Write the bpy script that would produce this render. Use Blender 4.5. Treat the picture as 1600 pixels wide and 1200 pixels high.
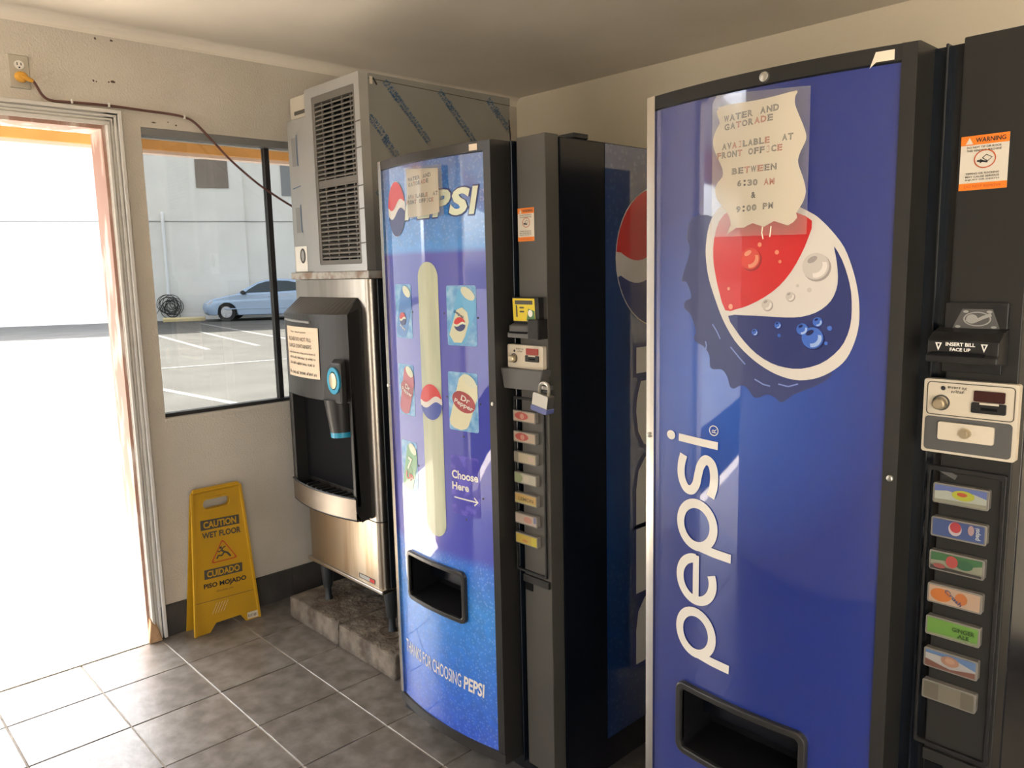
import bpy, bmesh, math, random
from mathutils import Vector, Matrix
from mathutils.geometry import tessellate_polygon
random.seed(7)
for o in list(bpy.data.objects): bpy.data.objects.remove(o)
SC = bpy.context.scene
COL = SC.collection
PI = math.pi

# ------------------------------------------------------------------ camera
yaw, pitch, roll = math.radians(46.8087), math.radians(8.2001), math.radians(-1.2750)
fw = Vector((-math.sin(yaw)*math.cos(pitch), math.cos(yaw)*math.cos(pitch), -math.sin(pitch)))
r0 = Vector((math.cos(yaw), math.sin(yaw), 0)); u0 = r0.cross(fw)
rt = math.cos(roll)*r0 + math.sin(roll)*u0
up = -math.sin(roll)*r0 + math.cos(roll)*u0
cd = bpy.data.cameras.new('camera'); cam = bpy.data.objects.new('camera', cd); COL.objects.link(cam)
m = Matrix((rt, up, -fw)).transposed().to_4x4(); m.translation = (3.2954, -0.4267, 1.4908)
cam.matrix_world = m
cd.sensor_fit = 'HORIZONTAL'; cd.sensor_width = 36; cd.lens = 1228.55/1600*36; cd.clip_start = .05; cd.clip_end = 500
SC.camera = cam
# ------------------------------------------------------------------ sky, sun, exposure
SUN_DIR = Vector((-.97, -.24, 1.28)).normalized()
wd = bpy.data.worlds.new('sky'); SC.world = wd; wd.use_nodes = True
nt = wd.node_tree; nt.nodes.clear()
sky = nt.nodes.new('ShaderNodeTexSky'); sky.sky_type = 'NISHITA'; sky.sun_disc = False; sky.dust_density = 4.0; sky.air_density = 1.0
sky.sun_elevation = math.asin(SUN_DIR.z); sky.sun_rotation = math.atan2(SUN_DIR.x, SUN_DIR.y)
bgn = nt.nodes.new('ShaderNodeBackground'); bgn.inputs[1].default_value = .20
won = nt.nodes.new('ShaderNodeOutputWorld')
hsv = nt.nodes.new('ShaderNodeHueSaturation'); hsv.inputs['Saturation'].default_value = .35
nt.links.new(sky.outputs[0], hsv.inputs['Color']); nt.links.new(hsv.outputs[0], bgn.inputs[0]); nt.links.new(bgn.outputs[0], won.inputs[0])
sl = bpy.data.lights.new('sun', 'SUN'); sl.energy = 6.5; sl.angle = math.radians(.6); sl.color = (1, .95, .87)
so = bpy.data.objects.new('sun', sl); COL.objects.link(so); so.location = (-6, -2, 9)
so.rotation_euler = SUN_DIR.to_track_quat('Z', 'Y').to_euler()
vs = SC.view_settings
vs.view_transform = 'Standard'; vs.look = 'None'; vs.gamma = 1.0; vs.use_curve_mapping = False
vs.exposure = 2.75

# ------------------------------------------------------------------ materials
def srgb(r, g, b):
    f = lambda c: (c/255/12.92) if c/255 <= .04045 else ((c/255+.055)/1.055)**2.4
    return (f(r), f(g), f(b))
MATS = {}
def mat(name, col, rough=.5, metal=0, spec=.5, coat=0, var=None, bump=None, rnd=0, aniso=None):
    """var = (colour2, scale, lo, hi) noise mix; bump = (scale, strength, distance)"""
    mm = bpy.data.materials.new(name); mm.use_nodes = True; t = mm.node_tree; N = t.nodes; L = t.links
    b = N['Principled BSDF']
    b.inputs['Base Color'].default_value = (*col, 1); b.inputs['Roughness'].default_value = rough
    b.inputs['Metallic'].default_value = metal; b.inputs['Specular IOR Level'].default_value = spec
    b.inputs['Coat Weight'].default_value = coat; b.inputs['Coat Roughness'].default_value = .03
    tc = N.new('ShaderNodeTexCoord'); src = tc.outputs['Object']
    if aniso:
        mp = N.new('ShaderNodeMapping'); mp.inputs['Scale'].default_value = aniso; L.new(src, mp.inputs[0]); src = mp.outputs[0]
    if var:
        nz = N.new('ShaderNodeTexNoise'); nz.inputs['Scale'].default_value = var[1]; nz.inputs['Detail'].default_value = 6
        rp = N.new('ShaderNodeValToRGB'); rp.color_ramp.elements[0].position = var[2]; rp.color_ramp.elements[1].position = var[3]
        rp.color_ramp.elements[0].color = (*col, 1); rp.color_ramp.elements[1].color = (*var[0], 1)
        L.new(src, nz.inputs['Vector']); L.new(nz.outputs['Fac'], rp.inputs[0]); out = rp.outputs[0]
        if rnd:
            oi = N.new('ShaderNodeObjectInfo'); hs = N.new('ShaderNodeHueSaturation')
            mr = N.new('ShaderNodeMapRange'); mr.inputs[3].default_value = 1-rnd; mr.inputs[4].default_value = 1+rnd
            vm = N.new('ShaderNodeVectorMath'); vm.operation = 'MULTIPLY_ADD'; vm.inputs[1].default_value = (37, 53, 71)
            L.new(oi.outputs['Random'], vm.inputs[0]); L.new(src, vm.inputs[2]); L.new(vm.outputs[0], nz.inputs['Vector'])
            L.new(oi.outputs['Random'], mr.inputs[0]); L.new(mr.outputs[0], hs.inputs['Value']); L.new(out, hs.inputs['Color']); out = hs.outputs[0]
        L.new(out, b.inputs['Base Color'])
    if bump:
        n2 = N.new('ShaderNodeTexNoise'); n2.inputs['Scale'].default_value = bump[0]; n2.inputs['Detail'].default_value = 4
        bp = N.new('ShaderNodeBump'); bp.inputs['Strength'].default_value = bump[1]; bp.inputs['Distance'].default_value = bump[2]
        L.new(src, n2.inputs['Vector']); L.new(n2.outputs['Fac'], bp.inputs['Height']); L.new(bp.outputs[0], b.inputs['Normal'])
    MATS[name] = mm
    return mm
def tint(name, col, gloss=.06, rough=0.0, dcol=None, dfac=0):
    """clear sheet: tinted see-through layer, weak mirror on top, optional haze"""
    mm = bpy.data.materials.new(name); mm.use_nodes = True; t = mm.node_tree; N = t.nodes; L = t.links; N.clear()
    tr = N.new('ShaderNodeBsdfTransparent'); tr.inputs[0].default_value = (*col, 1)
    gl = N.new('ShaderNodeBsdfGlossy'); gl.inputs['Roughness'].default_value = rough
    mx = N.new('ShaderNodeMixShader'); fr = N.new('ShaderNodeFresnel'); fr.inputs[0].default_value = 1.45
    ou = N.new('ShaderNodeOutputMaterial'); sh = tr.outputs[0]
    if dcol:
        df = N.new('ShaderNodeBsdfDiffuse'); df.inputs[0].default_value = (*dcol, 1)
        m2 = N.new('ShaderNodeMixShader'); m2.inputs[0].default_value = dfac
        L.new(sh, m2.inputs[1]); L.new(df.outputs[0], m2.inputs[2]); sh = m2.outputs[0]
    L.new(fr.outputs[0], mx.inputs[0]); L.new(sh, mx.inputs[1]); L.new(gl.outputs[0], mx.inputs[2]); L.new(mx.outputs[0], ou.inputs[0])
    return mm
def flat(name, rgb, rough=.45, coat=0): return mat(name, srgb(*rgb), rough, coat=coat)

m_wall = mat('stucco_wall', (.64, .59, .515), .85, spec=.2, var=((.56, .515, .445), 3, .35, .75), bump=(130, .45, .006))
m_wallb = mat('painted_back_wall', (.85, .765, .61), .8, spec=.2, var=((.79, .71, .56), 2.2, .4, .7), bump=(110, .2, .004))
m_ceil = mat('painted_ceiling', (.82, .76, .67), .9, spec=.15, var=((.76, .70, .615), 2, .4, .7), bump=(90, .15, .003))
m_tile = mat('slate_tile', (.104, .090, .077), .33, spec=.7, var=((.215, .200, .184), 17, .34, .70), bump=(34, .20, .004), rnd=.12)
m_grout = mat('grout', (.46, .42, .37), .9, spec=.2, var=((.22, .20, .17), 6, .4, .7))
m_base = mat('baseboard_tile', (.05, .047, .045), .45, var=((.075, .07, .066), 10, .4, .7), rnd=.08)
m_white = mat('white_casing', (.66, .64, .60), .5, var=((.60, .575, .53), 25, .5, .8))
m_jamb = mat('stained_jamb', (.36, .20, .15), .5, var=((.62, .52, .46), 14, .5, .62), aniso=(1, 1, .25))
m_rawwood = mat('raw_wood', (.50, .31, .17), .8, var=((.35, .2, .1), 30, .4, .7))
m_orange = mat('orange_beam', (.50, .25, .07), .6, var=((.43, .21, .055), 4, .4, .7))
m_fascia = mat('beam_edge', (.55, .45, .42), .7)
m_frame = mat('window_aluminium', (.035, .034, .036), .4, metal=.3)
m_head = mat('window_head', (.22, .22, .22), .5, metal=.2)
m_pane = tint('tinted_glass', (.585, .59, .58))
m_asph = mat('asphalt', (.095, .092, .086), .95, spec=.1, var=((.12, .117, .108), 1.2, .35, .7))
m_line = mat('road_paint', (.24, .235, .22), .8)
m_walk = mat('cream_paving', (.56, .50, .42), .7, var=((.48, .43, .36), 3, .4, .7))
m_bldg = mat('white_block_wall', (.80, .775, .71), .9, spec=.1, var=((.73, .705, .645), .9, .35, .7), bump=(6, .3, .02))
m_brown = mat('brown_panel', (.20, .16, .125), .7, var=((.25, .2, .155), 2, .4, .7))
m_pipe = mat('white_pipe', (.80, .80, .78), .5)
m_hose = mat('dark_hose', (.04, .037, .035), .6)
m_kerb = mat('yellow_kerb', (.62, .50, .24), .8, var=((.55, .46, .3), 4, .4, .7))
m_steel = mat('brushed_steel', (.50, .46, .41), .30, metal=1, var=((.40, .36, .31), 5, .35, .7), bump=(60, .08, .002), aniso=(6, 6, .6))
m_steeld = mat('dull_steel_lip', (.27, .24, .21), .38, metal=1, var=((.21, .185, .16), 6, .4, .7))
m_steelr = mat('rusty_steel', (.48, .42, .34), .30, metal=1, var=((.30, .19, .085), 6, .50, .72), aniso=(2.2, 1, .22))
m_galv = mat('zinc_sheet', (.42, .42, .41), .38, metal=.55, var=((.36, .36, .355), 2.4, .4, .7))
m_film = mat('film_covered_sheet', (.27, .27, .26), .36, metal=.35, var=((.235, .235, .228), 1.8, .4, .65))
m_louv = mat('louvre_plastic', (.125, .115, .10), .5)
m_dark = mat('dark_void', (.006, .006, .007), .8, spec=.1)
m_blk = mat('black_plastic', (.014, .0135, .0135), .42, spec=.3, var=((.02, .0195, .019), 40, .4, .6))
m_bez = mat('bezel_plastic', (.024, .023, .022), .36, spec=.4)
m_sided = mat('dark_side_panel', (.018, .021, .028), .32, metal=.2)
m_foam = mat('dirty_foam', (.42, .41, .38), .9, var=((.25, .19, .15), 22, .45, .62))
m_conc = mat('old_concrete', (.105, .085, .066), .95, spec=.1, var=((.235, .20, .16), 14, .36, .70), bump=(55, .9, .012))
m_rubber = mat('leg_metal', (.03, .033, .035), .4, metal=.3)
m_rust = mat('rust_ring', (.10, .065, .045), .9)
m_yel = mat('yellow_plastic', (.56, .31, .012), .42, var=((.50, .275, .012), 6, .4, .7))
m_ink = mat('black_ink', (.02, .02, .022), .6)
m_inkg = mat('grey_ink', (.07, .065, .05), .6)
m_redink = mat('red_ink', (.50, .09, .02), .6)
m_paper = mat('cream_paper', (.93, .84, .67), .7)
m_paper2 = mat('buff_paper', (.72, .58, .43), .75)
m_sleeve = tint('clear_sleeve', (.99, .99, .99), dcol=(.94, .90, .84), dfac=.13, rough=.10)
m_tape = mat('masking_tape', (.78, .66, .52), .6)
m_cord = mat('brown_cord', (.13, .055, .045), .55)
m_plug = mat('yellow_plug', (.72, .36, .04), .5)
m_outlet = mat('outlet_plate', (.46, .42, .34), .5)
m_socket = mat('socket_white', (.82, .80, .74), .4)
m_alum = mat('dark_anodised_frame', (.05, .048, .045), .28, metal=.55)
m_chrome = mat('chrome_strip', (.60, .57, .52), .22, metal=1)
m_cab = mat('black_cabinet_paint', (.0045, .0055, .009), .22, spec=.4, bump=(120, .03, .001))
m_ctl = mat('charcoal_control_face', (.022, .0212, .0195), .45, spec=.25, bump=(240, .08, .001))
m_ctl1 = mat('worn_charcoal_face', (.066, .061, .053), .36, bump=(240, .05, .001), var=((.052, .049, .043), 5, .4, .7))  # lightened control face: reflected outdoor light is put into its colour
m_chan = mat('channel_black', (.006, .009, .014), .25)
m_ivory = mat('ivory_plate', (.62, .55, .43), .4)
m_greyp = mat('grey_plate', (.09, .088, .085), .45)
m_btn = mat('clear_button', (.20, .185, .16), .25, coat=.3)
m_led = mat('dark_red_display', (.045, .012, .012), .2)
m_ored = mat('red_display', (.32, .04, .03), .3)
m_brass = mat('pale_lock_metal', (.55, .47, .33), .35, metal=.8)
m_steel2 = mat('padlock_steel', (.55, .54, .50), .3, metal=.9)
m_cyan = mat('cyan_ring', (.02, .30, .48), .3)
m_blued = mat('blue_bumper', (.10, .12, .30), .5)
m_lw = mat('letter_white', srgb(226, 222, 214), .35, coat=.4)
m_lg = mat('letter_pale_green', srgb(214, 220, 196), .35, coat=.4)
m_logow = mat('logo_white', srgb(208, 203, 196), .35, coat=.4)
m_logor = mat('logo_red', srgb(198, 40, 44), .35, coat=.4)
m_logob = mat('logo_navy', srgb(38, 50, 108), .35, coat=.4)
m_logoBl = mat('logo_royal', srgb(40, 70, 160), .35, coat=.4)
m_cap = mat('cap_blue', srgb(52, 62, 112), .4, coat=.3)
m_caphi = mat('cap_highlight', srgb(120, 140, 200), .4, coat=.3)
m_strip = mat('pale_strip', srgb(186, 190, 160), .4, coat=.4, var=(srgb(170, 176, 150), 10, .4, .7), aniso=(4, 4, .4))
m_tealtxt = mat('film_print_blue', (.025, .10, .22), .6)
m_wsticker = mat('sticker_white', (.66, .60, .50), .5)
m_osticker = mat('sticker_orange', (.80, .20, .012), .5)
m_ysticker = mat('sticker_yellow', (.72, .56, .02), .5)
m_carp = mat('pale_blue_car_paint', (.36, .47, .62), .25, metal=.3, coat=.6)
m_carg = mat('car_window', (.03, .045, .05), .06)
m_tyre = mat('tyre_rubber', (.02, .02, .02), .8)
m_rim = mat('alloy_rim', (.62, .63, .66), .3, metal=.7)
m_lamp = mat('car_lamp', (.6, .62, .66), .15)

def water_mat(name, stops, dark=1.0, dens=105, wob=.05):
    """printed water-drop art: colour bands along Z (object space) with droplets"""
    mm = bpy.data.materials.new(name); mm.use_nodes = True; t = mm.node_tree; N = t.nodes; L = t.links
    b = N['Principled BSDF']; b.inputs['Roughness'].default_value = .4; b.inputs['Coat Weight'].default_value = 1; b.inputs['Coat Roughness'].default_value = .02; b.inputs['Coat IOR'].default_value = 1.8
    tc = N.new('ShaderNodeTexCoord'); sp = N.new('ShaderNodeSeparateXYZ'); L.new(tc.outputs['Object'], sp.inputs[0])
    nz = N.new('ShaderNodeTexNoise'); nz.inputs['Scale'].default_value = 38; nz.inputs['Detail'].default_value = 5; L.new(tc.outputs['Object'], nz.inputs['Vector'])
    vo = N.new('ShaderNodeTexVoronoi'); vo.inputs['Scale'].default_value = dens; L.new(tc.outputs['Object'], vo.inputs['Vector'])
    mr = N.new('ShaderNodeMapRange'); mr.inputs[1].default_value = 0; mr.inputs[2].default_value = 1.85; L.new(sp.outputs['Z'], mr.inputs[0])
    rp = N.new('ShaderNodeValToRGB'); cr = rp.color_ramp
    cr.elements[0].position = stops[0][0]/1.85; cr.elements[0].color = (*stops[0][1], 1)
    cr.elements[1].position = stops[-1][0]/1.85; cr.elements[1].color = (*stops[-1][1], 1)
    for z, c in stops[1:-1]:
        e = cr.elements.new(z/1.85); e.color = (*c, 1)
    L.new(mr.outputs[0], rp.inputs[0])
    # amount of water mask along Z
    rm = N.new('ShaderNodeValToRGB'); rm.color_ramp.elements[0].position = .36; rm.color_ramp.elements[0].color = (1, 1, 1, 1)
    rm.color_ramp.elements[1].position = .385; rm.color_ramp.elements[1].color = (0, 0, 0, 1)
    e = rm.color_ramp.elements.new(.835); e.color = (0, 0, 0, 1); e = rm.color_ramp.elements.new(.85); e.color = (1, 1, 1, 1)
    L.new(mr.outputs[0], rm.inputs[0])
    dr = N.new('ShaderNodeValToRGB'); dr.color_ramp.elements[0].position = .10; dr.color_ramp.elements[0].color = (.7, .95, 1, 1)
    dr.color_ramp.elements[1].position = .42; dr.color_ramp.elements[1].color = (0, 0, 0, 1); L.new(vo.outputs['Distance'], dr.inputs[0])
    n3 = N.new('ShaderNodeValToRGB'); n3.color_ramp.elements[0].position = .35; n3.color_ramp.elements[1].position = .7
    n3.color_ramp.elements[0].color = (.80, .80, .80, 1); n3.color_ramp.elements[1].color = (1.0, 1.0, 1.0, 1); L.new(nz.outputs['Fac'], n3.inputs[0])
    mu = N.new('ShaderNodeMix'); mu.data_type = 'RGBA'; mu.blend_type = 'MULTIPLY'
    L.new(rm.outputs[0], mu.inputs[0]); L.new(rp.outputs[0], mu.inputs[6]); L.new(n3.outputs[0], mu.inputs[7])
    ad = N.new('ShaderNodeMix'); ad.data_type = 'RGBA'; ad.blend_type = 'ADD'
    ml = N.new('ShaderNodeMath'); ml.operation = 'MULTIPLY'; ml.inputs[1].default_value = .12*dark; L.new(rm.outputs[0], ml.inputs[0])
    L.new(ml.outputs[0], ad.inputs[0]); L.new(mu.outputs[2], ad.inputs[6]); L.new(dr.outputs[0], ad.inputs[7])
    L.new(ad.outputs[2], b.inputs['Base Color'])
    return mm
m_art1 = water_mat('water_art_front', [(.14, srgb(22, 84, 214)), (.30, srgb(16, 112, 226)), (.55, srgb(8, 140, 236)), (.67, srgb(14, 112, 226)), (.705, srgb(40, 52, 184)), (1.0, srgb(38, 50, 172)), (1.54, srgb(40, 54, 172)), (1.556, srgb(30, 136, 222)), (1.66, srgb(34, 122, 208)), (1.80, srgb(52, 96, 172))])
m_arts = water_mat('water_art_side', [(.1, srgb(8, 42, 92)), (.9, srgb(8, 58, 116)), (1.8, srgb(12, 50, 104))], .35, 60)  # side print darkened: the shade it stands in is put into its colours
m_card = mat('card_sky_water', srgb(86, 150, 205), .4, coat=.5, var=(srgb(150, 195, 225), 45, .4, .7))
def art2():
    mm = mat('royal_blue_art', srgb(30, 52, 150), .4, coat=1.0); t = mm.node_tree; N = t.nodes; L = t.links; b = N['Principled BSDF']
    b.inputs['Coat Roughness'].default_value = .03; b.inputs['Coat IOR'].default_value = 1.8
    tc = N.new('ShaderNodeTexCoord'); mp = N.new('ShaderNodeMapping'); mp.inputs['Location'].default_value = (-.17, 0, -1.27); mp.inputs['Scale'].default_value = (2.4, 0, 2.2)
    mp.vector_type = 'TEXTURE' if False else 'POINT'
    L.new(tc.outputs['Object'], mp.inputs[0])
    mp.inputs['Location'].default_value = (-.17*2.4, 0, -1.27*2.2)
    ln = N.new('ShaderNodeVectorMath'); ln.operation = 'LENGTH'; L.new(mp.outputs[0], ln.inputs[0])
    rp = N.new('ShaderNodeValToRGB'); rp.color_ramp.elements[0].position = 0; rp.color_ramp.elements[0].color = (*srgb(24, 88, 190), 1)
    rp.color_ramp.elements[1].position = .75; rp.color_ramp.elements[1].color = (*srgb(5, 38, 124), 1)
    L.new(ln.outputs['Value'], rp.inputs[0]); L.new(rp.outputs[0], b.inputs['Base Color'])
    return mm
m_art2 = art2()

# ------------------------------------------------------------------ mesh helpers
ROOT = {}
class MB:
    def __init__(s): s.v = []; s.f = []
    def add(s, vs, fs):
        n = len(s.v); s.v += [tuple(v) for v in vs]; s.f += [[i+n for i in f] for f in fs]; return s
    def box(s, x0, x1, y0, y1, z0, z1):
        return s.add([(x0,y0,z0),(x1,y0,z0),(x1,y1,z0),(x0,y1,z0),(x0,y0,z1),(x1,y0,z1),(x1,y1,z1),(x0,y1,z1)],
                     [(0,3,2,1),(4,5,6,7),(0,1,5,4),(1,2,6,5),(2,3,7,6),(3,0,4,7)])
    def tube(s, pts, r, n=8, cap=True):
        pts = [Vector(p) for p in pts]; rs = r if isinstance(r, (list, tuple)) else [r]*len(pts)
        vs = []; prev = None
        for i, p in enumerate(pts):
            d = (pts[min(i+1, len(pts)-1)]-pts[max(i-1, 0)]).normalized()
            a = prev if prev is not None else (Vector((0,0,1)) if abs(d.z) < .9 else Vector((1,0,0)))
            x = (a-d*a.dot(d)).normalized(); y = d.cross(x); prev = x
            for k in range(n):
                t = 2*PI*k/n; vs.append(p+rs[i]*(math.cos(t)*x+math.sin(t)*y))
        fs = [(i*n+k, i*n+(k+1)%n, (i+1)*n+(k+1)%n, (i+1)*n+k) for i in range(len(pts)-1) for k in range(n)]
        if cap: fs += [tuple(range(n))[::-1], tuple(range((len(pts)-1)*n, len(pts)*n))]
        return s.add(vs, fs)
    def loft(s, rings, closed=True, cap=True):
        n = len(rings[0]); vs = [p for r in rings for p in r]
        fs = [(i*n+k, i*n+(k+1)%n, (i+1)*n+(k+1)%n, (i+1)*n+k) for i in range(len(rings)-1) for k in range(n if closed else n-1)]
        s.add(vs, fs)
        if cap:
            for r in (rings[0], rings[-1]):
                s.add(r, [list(t) for t in tessellate_polygon([[Vector(p) for p in r]])])
        return s
    def poly(s, pts3):
        return s.add(pts3, [list(t) for t in tessellate_polygon([[Vector(p) for p in pts3]])])
    def build(s, name, mt, parent=None, bevel=0, smooth=False, origin=None, seg=2):
        me = bpy.data.meshes.new(name)
        off = ROOT.get(parent.name, Vector((0,0,0))) if parent else (Vector(origin) if origin else Vector((0,0,0)))
        me.from_pydata([tuple(Vector(v)-off) for v in s.v], [], s.f)
        bm = bmesh.new(); bm.from_mesh(me)
        bmesh.ops.remove_doubles(bm, verts=bm.verts, dist=1e-5)
        if len(bm.faces) > 1: bmesh.ops.recalc_face_normals(bm, faces=bm.faces)
        bm.to_mesh(me); bm.free()
        me.materials.append(mt)
        if smooth:
            for p in me.polygons: p.use_smooth = True
        o = bpy.data.objects.new(name, me); COL.objects.link(o)
        if parent: o.parent = parent; ROOT[o.name] = off
        elif origin: o.location = origin
        if bevel:
            b = o.modifiers.new('bevel', 'BEVEL'); b.width = bevel; b.segments = seg; b.limit_method = 'ANGLE'; b.angle_limit = .6
            b.harden_normals = False
        if smooth:
            me.set_sharp_from_angle(angle=.7)
        return o
def tag(o, label, cat, group=None):
    o['label'] = label; o['category'] = cat
    if group: o['group'] = group
    return o
def struct(o, label=None):
    o['kind'] = 'structure'
    if label: o['label'] = label
    return o
def thing(name, label, cat, loc, group=None):
    o = bpy.data.objects.new(name, None); COL.objects.link(o); o.location = loc; o.empty_display_size = .1
    ROOT[o.name] = Vector(loc); return tag(o, label, cat, group)
def inst(src, dx=0, dy=0, dz=0, name=None):
    c = src.copy(); COL.objects.link(c); c.location = src.location+Vector((dx, dy, dz))
    if src.parent: c.parent = src.parent; ROOT[c.name] = ROOT[src.parent.name]
    return c
def rrect(u0, u1, v0, v1, r, n=5):
    out = []
    for cx, cy, a in ((u1-r, v1-r, 0), (u0+r, v1-r, 90), (u0+r, v0+r, 180), (u1-r, v0+r, 270)):
        for k in range(n+1):
            t = math.radians(a+90*k/n); out.append((cx+r*math.cos(t), cy+r*math.sin(t)))
    return out
def ell(cu, cv, ru, rv, n=28, rot=0, a0=0, a1=360):
    out = []
    for k in range(n if a1-a0 >= 360 else n+1):
        t = math.radians(a0+(a1-a0)*k/n); x, y = ru*math.cos(t), rv*math.sin(t)
        out.append((cu+x*math.cos(rot)-y*math.sin(rot), cv+x*math.sin(rot)+y*math.cos(rot)))
    return out
def smoothp(pts, n=4):
    out = []; N = len(pts)
    for i in range(N):
        p0, p1, p2, p3 = pts[i-1], pts[i], pts[(i+1) % N], pts[(i+2) % N]
        for k in range(n):
            t = k/n
            out.append(tuple(.5*(2*p1[j]+(p2[j]-p0[j])*t+(2*p0[j]-5*p1[j]+4*p2[j]-p3[j])*t*t+(3*p1[j]-p0[j]-3*p2[j]+p3[j])*t**3) for j in (0, 1)))
    return out
def decal(name, pts, fm, off, mt, parent, cut=0, holes=None):
    """flat print: polygon in the (u,v) of a surface map; cut = strip width so it follows a bowed surface"""
    bm = bmesh.new()
    loops = [[Vector((p[0], p[1], 0)) for p in pts]]+[[Vector((p[0], p[1], 0)) for p in h] for h in (holes or [])]
    allv = [v for l in loops for v in l]; vs = [bm.verts.new(v) for v in allv]
    for t in tessellate_polygon(loops):
        try: bm.faces.new([vs[i] for i in t])
        except ValueError: pass
    if cut:
        a, b = min(p[0] for p in pts), max(p[0] for p in pts); x = a+cut
        while x < b:
            bmesh.ops.bisect_plane(bm, geom=bm.verts[:]+bm.edges[:]+bm.faces[:], plane_co=(x, 0, 0), plane_no=(1, 0, 0)); x += cut
    mb = MB(); bm.verts.index_update()
    mb.add([fm(v.co.x, v.co.y, off) for v in bm.verts], [[v.index for v in f.verts] for f in bm.faces]); bm.free()
    return mb.build(name, mt, parent)
def ring2d(outer, inner, fm, off0, off1, mb=None):
    """frame between two matching outlines, raised from off0 to off1"""
    mb = mb or MB(); n = len(outer)
    L = [[fm(*p, off0) for p in outer], [fm(*p, off1) for p in outer], [fm(*p, off1) for p in inner], [fm(*p, off0) for p in inner]]
    vs = [p for l in L for p in l]
    mb.add(vs, [(l*n+k, l*n+(k+1) % n, (l+1)*n+(k+1) % n, (l+1)*n+k) for l in range(3) for k in range(n)])
    return mb
TXT = {}
def text2d(body, bold=0, shear=0):
    key = (body, bold, shear)
    if key in TXT: return TXT[key]
    cu = bpy.data.curves.new('t', 'FONT'); cu.body = body; cu.size = 1; cu.offset = bold; cu.shear = shear; cu.resolution_u = 3; cu.fill_mode = 'FRONT'
    ob = bpy.data.objects.new('t', cu)
    me = bpy.data.meshes.new_from_object(ob)
    vs = [(v.co.x, v.co.y) for v in me.vertices]; fs = [list(p.vertices) for p in me.polygons]
    bpy.data.objects.remove(ob); bpy.data.curves.remove(cu); bpy.data.meshes.remove(me)
    xs = [v[0] for v in vs]; ys = [v[1] for v in vs]
    TXT[key] = (vs, fs, min(xs), max(xs), min(ys), max(ys)); return TXT[key]
def text(name, body, fm, u, v, w, h, off, mt, parent, ang=0, bold=0, shear=0, mb=None):
    """lettering fitted into a w x h box whose lower-left corner is (u,v), turned by ang degrees"""
    vs, fs, x0, x1, y0, y1 = text2d(body, bold, shear); ca, sa = math.cos(math.radians(ang)), math.sin(math.radians(ang))
    out = []
    for x, y in vs:
        a = (x-x0)/(x1-x0)*w; b = (y-y0)/max(1e-6, y1-y0)*h
        out.append(fm(u+a*ca-b*sa, v+a*sa+b*ca, off))
    if mb is not None: mb.add(out, fs); return mb
    return MB().add(out, fs).build(name, mt, parent)
def stroke(pts, w, closed=False):
    """ribbon outline points of a thick polyline -> list of quads (2d)"""
    n = len(pts); L, R = [], []
    for i in range(n):
        a = pts[(i-1) % n] if (closed or i > 0) else pts[i]; b = pts[(i+1) % n] if (closed or i < n-1) else pts[i]
        dx, dy = b[0]-a[0], b[1]-a[1]; d = math.hypot(dx, dy) or 1
        L.append((pts[i][0]-dy/d*w/2, pts[i][1]+dx/d*w/2)); R.append((pts[i][0]+dy/d*w/2, pts[i][1]-dx/d*w/2))
    q = [(L[i], L[(i+1) % n], R[(i+1) % n], R[i]) for i in range(n if closed else n-1)]
    return q
def strokes(name, lines, fm, off, mt, parent):
    mb = MB()
    for pts, w, c in lines:
        if not c:
            dn = [pts[0]]
            for a, b in zip(pts, pts[1:]):
                k_ = max(1, int(math.dist(a, b)/.012)); dn += [(a[0]+(b[0]-a[0])*i/k_, a[1]+(b[1]-a[1])*i/k_) for i in range(1, k_+1)]
            pts = dn
        for q in stroke(pts, w, c): mb.add([fm(*p, off) for p in q], [(0, 1, 2, 3)])
    return mb.build(name, mt, parent)
def scribble(name, fm, u, v, w, h, off, mt, parent, seed, ang=0, mb=None):
    """print too small to read: a row of short letter strokes grouped into words"""
    rg = random.Random(seed); own = mb is None; mb = mb or MB(); x = 0; ca, sa = math.cos(math.radians(ang)), math.sin(math.radians(ang))
    while x < w-h*.4:
        for _ in range(rg.randint(3, 8)):
            if x > w-h*.4: break
            lw = h*rg.uniform(.4, .62); a, b = rg.choice(((0, .8), (0, .8), (0, 1), (.0, .7)))
            segs = rg.sample([((0, a), (0, b)), ((0, b), (.8, b)), ((0, a), (.8, a)), ((.8, a), (.8, b)), ((0, a), (.8, b)), ((0, .4), (.8, .4))], 3)
            for p, q in segs:
                for qd in stroke([(x+p[0]*lw, p[1]*h), (x+q[0]*lw+1e-5, q[1]*h)], h*.17):
                    mb.add([fm(u+X_*ca-Y_*sa, v+X_*sa+Y_*ca, off) for X_, Y_ in qd], [(0, 1, 2, 3)])
            x += lw*1.25
        x += h*.45
    return mb.build(name, mt, parent) if own else mb

# ================================================================== THE SETTING
T = .3048
X1, Y0, Y1, HC = 21*T, -1.40, 2.75, 2.44
fl = struct(MB().box(-.12, X1+.12, Y0-.12, Y1+.12, -.12, -.003).build('floor', m_grout), 'grey slate tile floor with pale grout lines')
ROOT['floor'] = Vector((0, 0, 0))
first = MB().box(.0022, T-.0022, .0022, T-.0022, -.010, 0).build('tile', m_tile, fl, bevel=.0015, seg=1)
for i in range(21):
    for j in range(-5, 9):
        if (i, j) != (0, 0): inst(first, i*T, j*T, random.uniform(-.0006, .0006))
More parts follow.
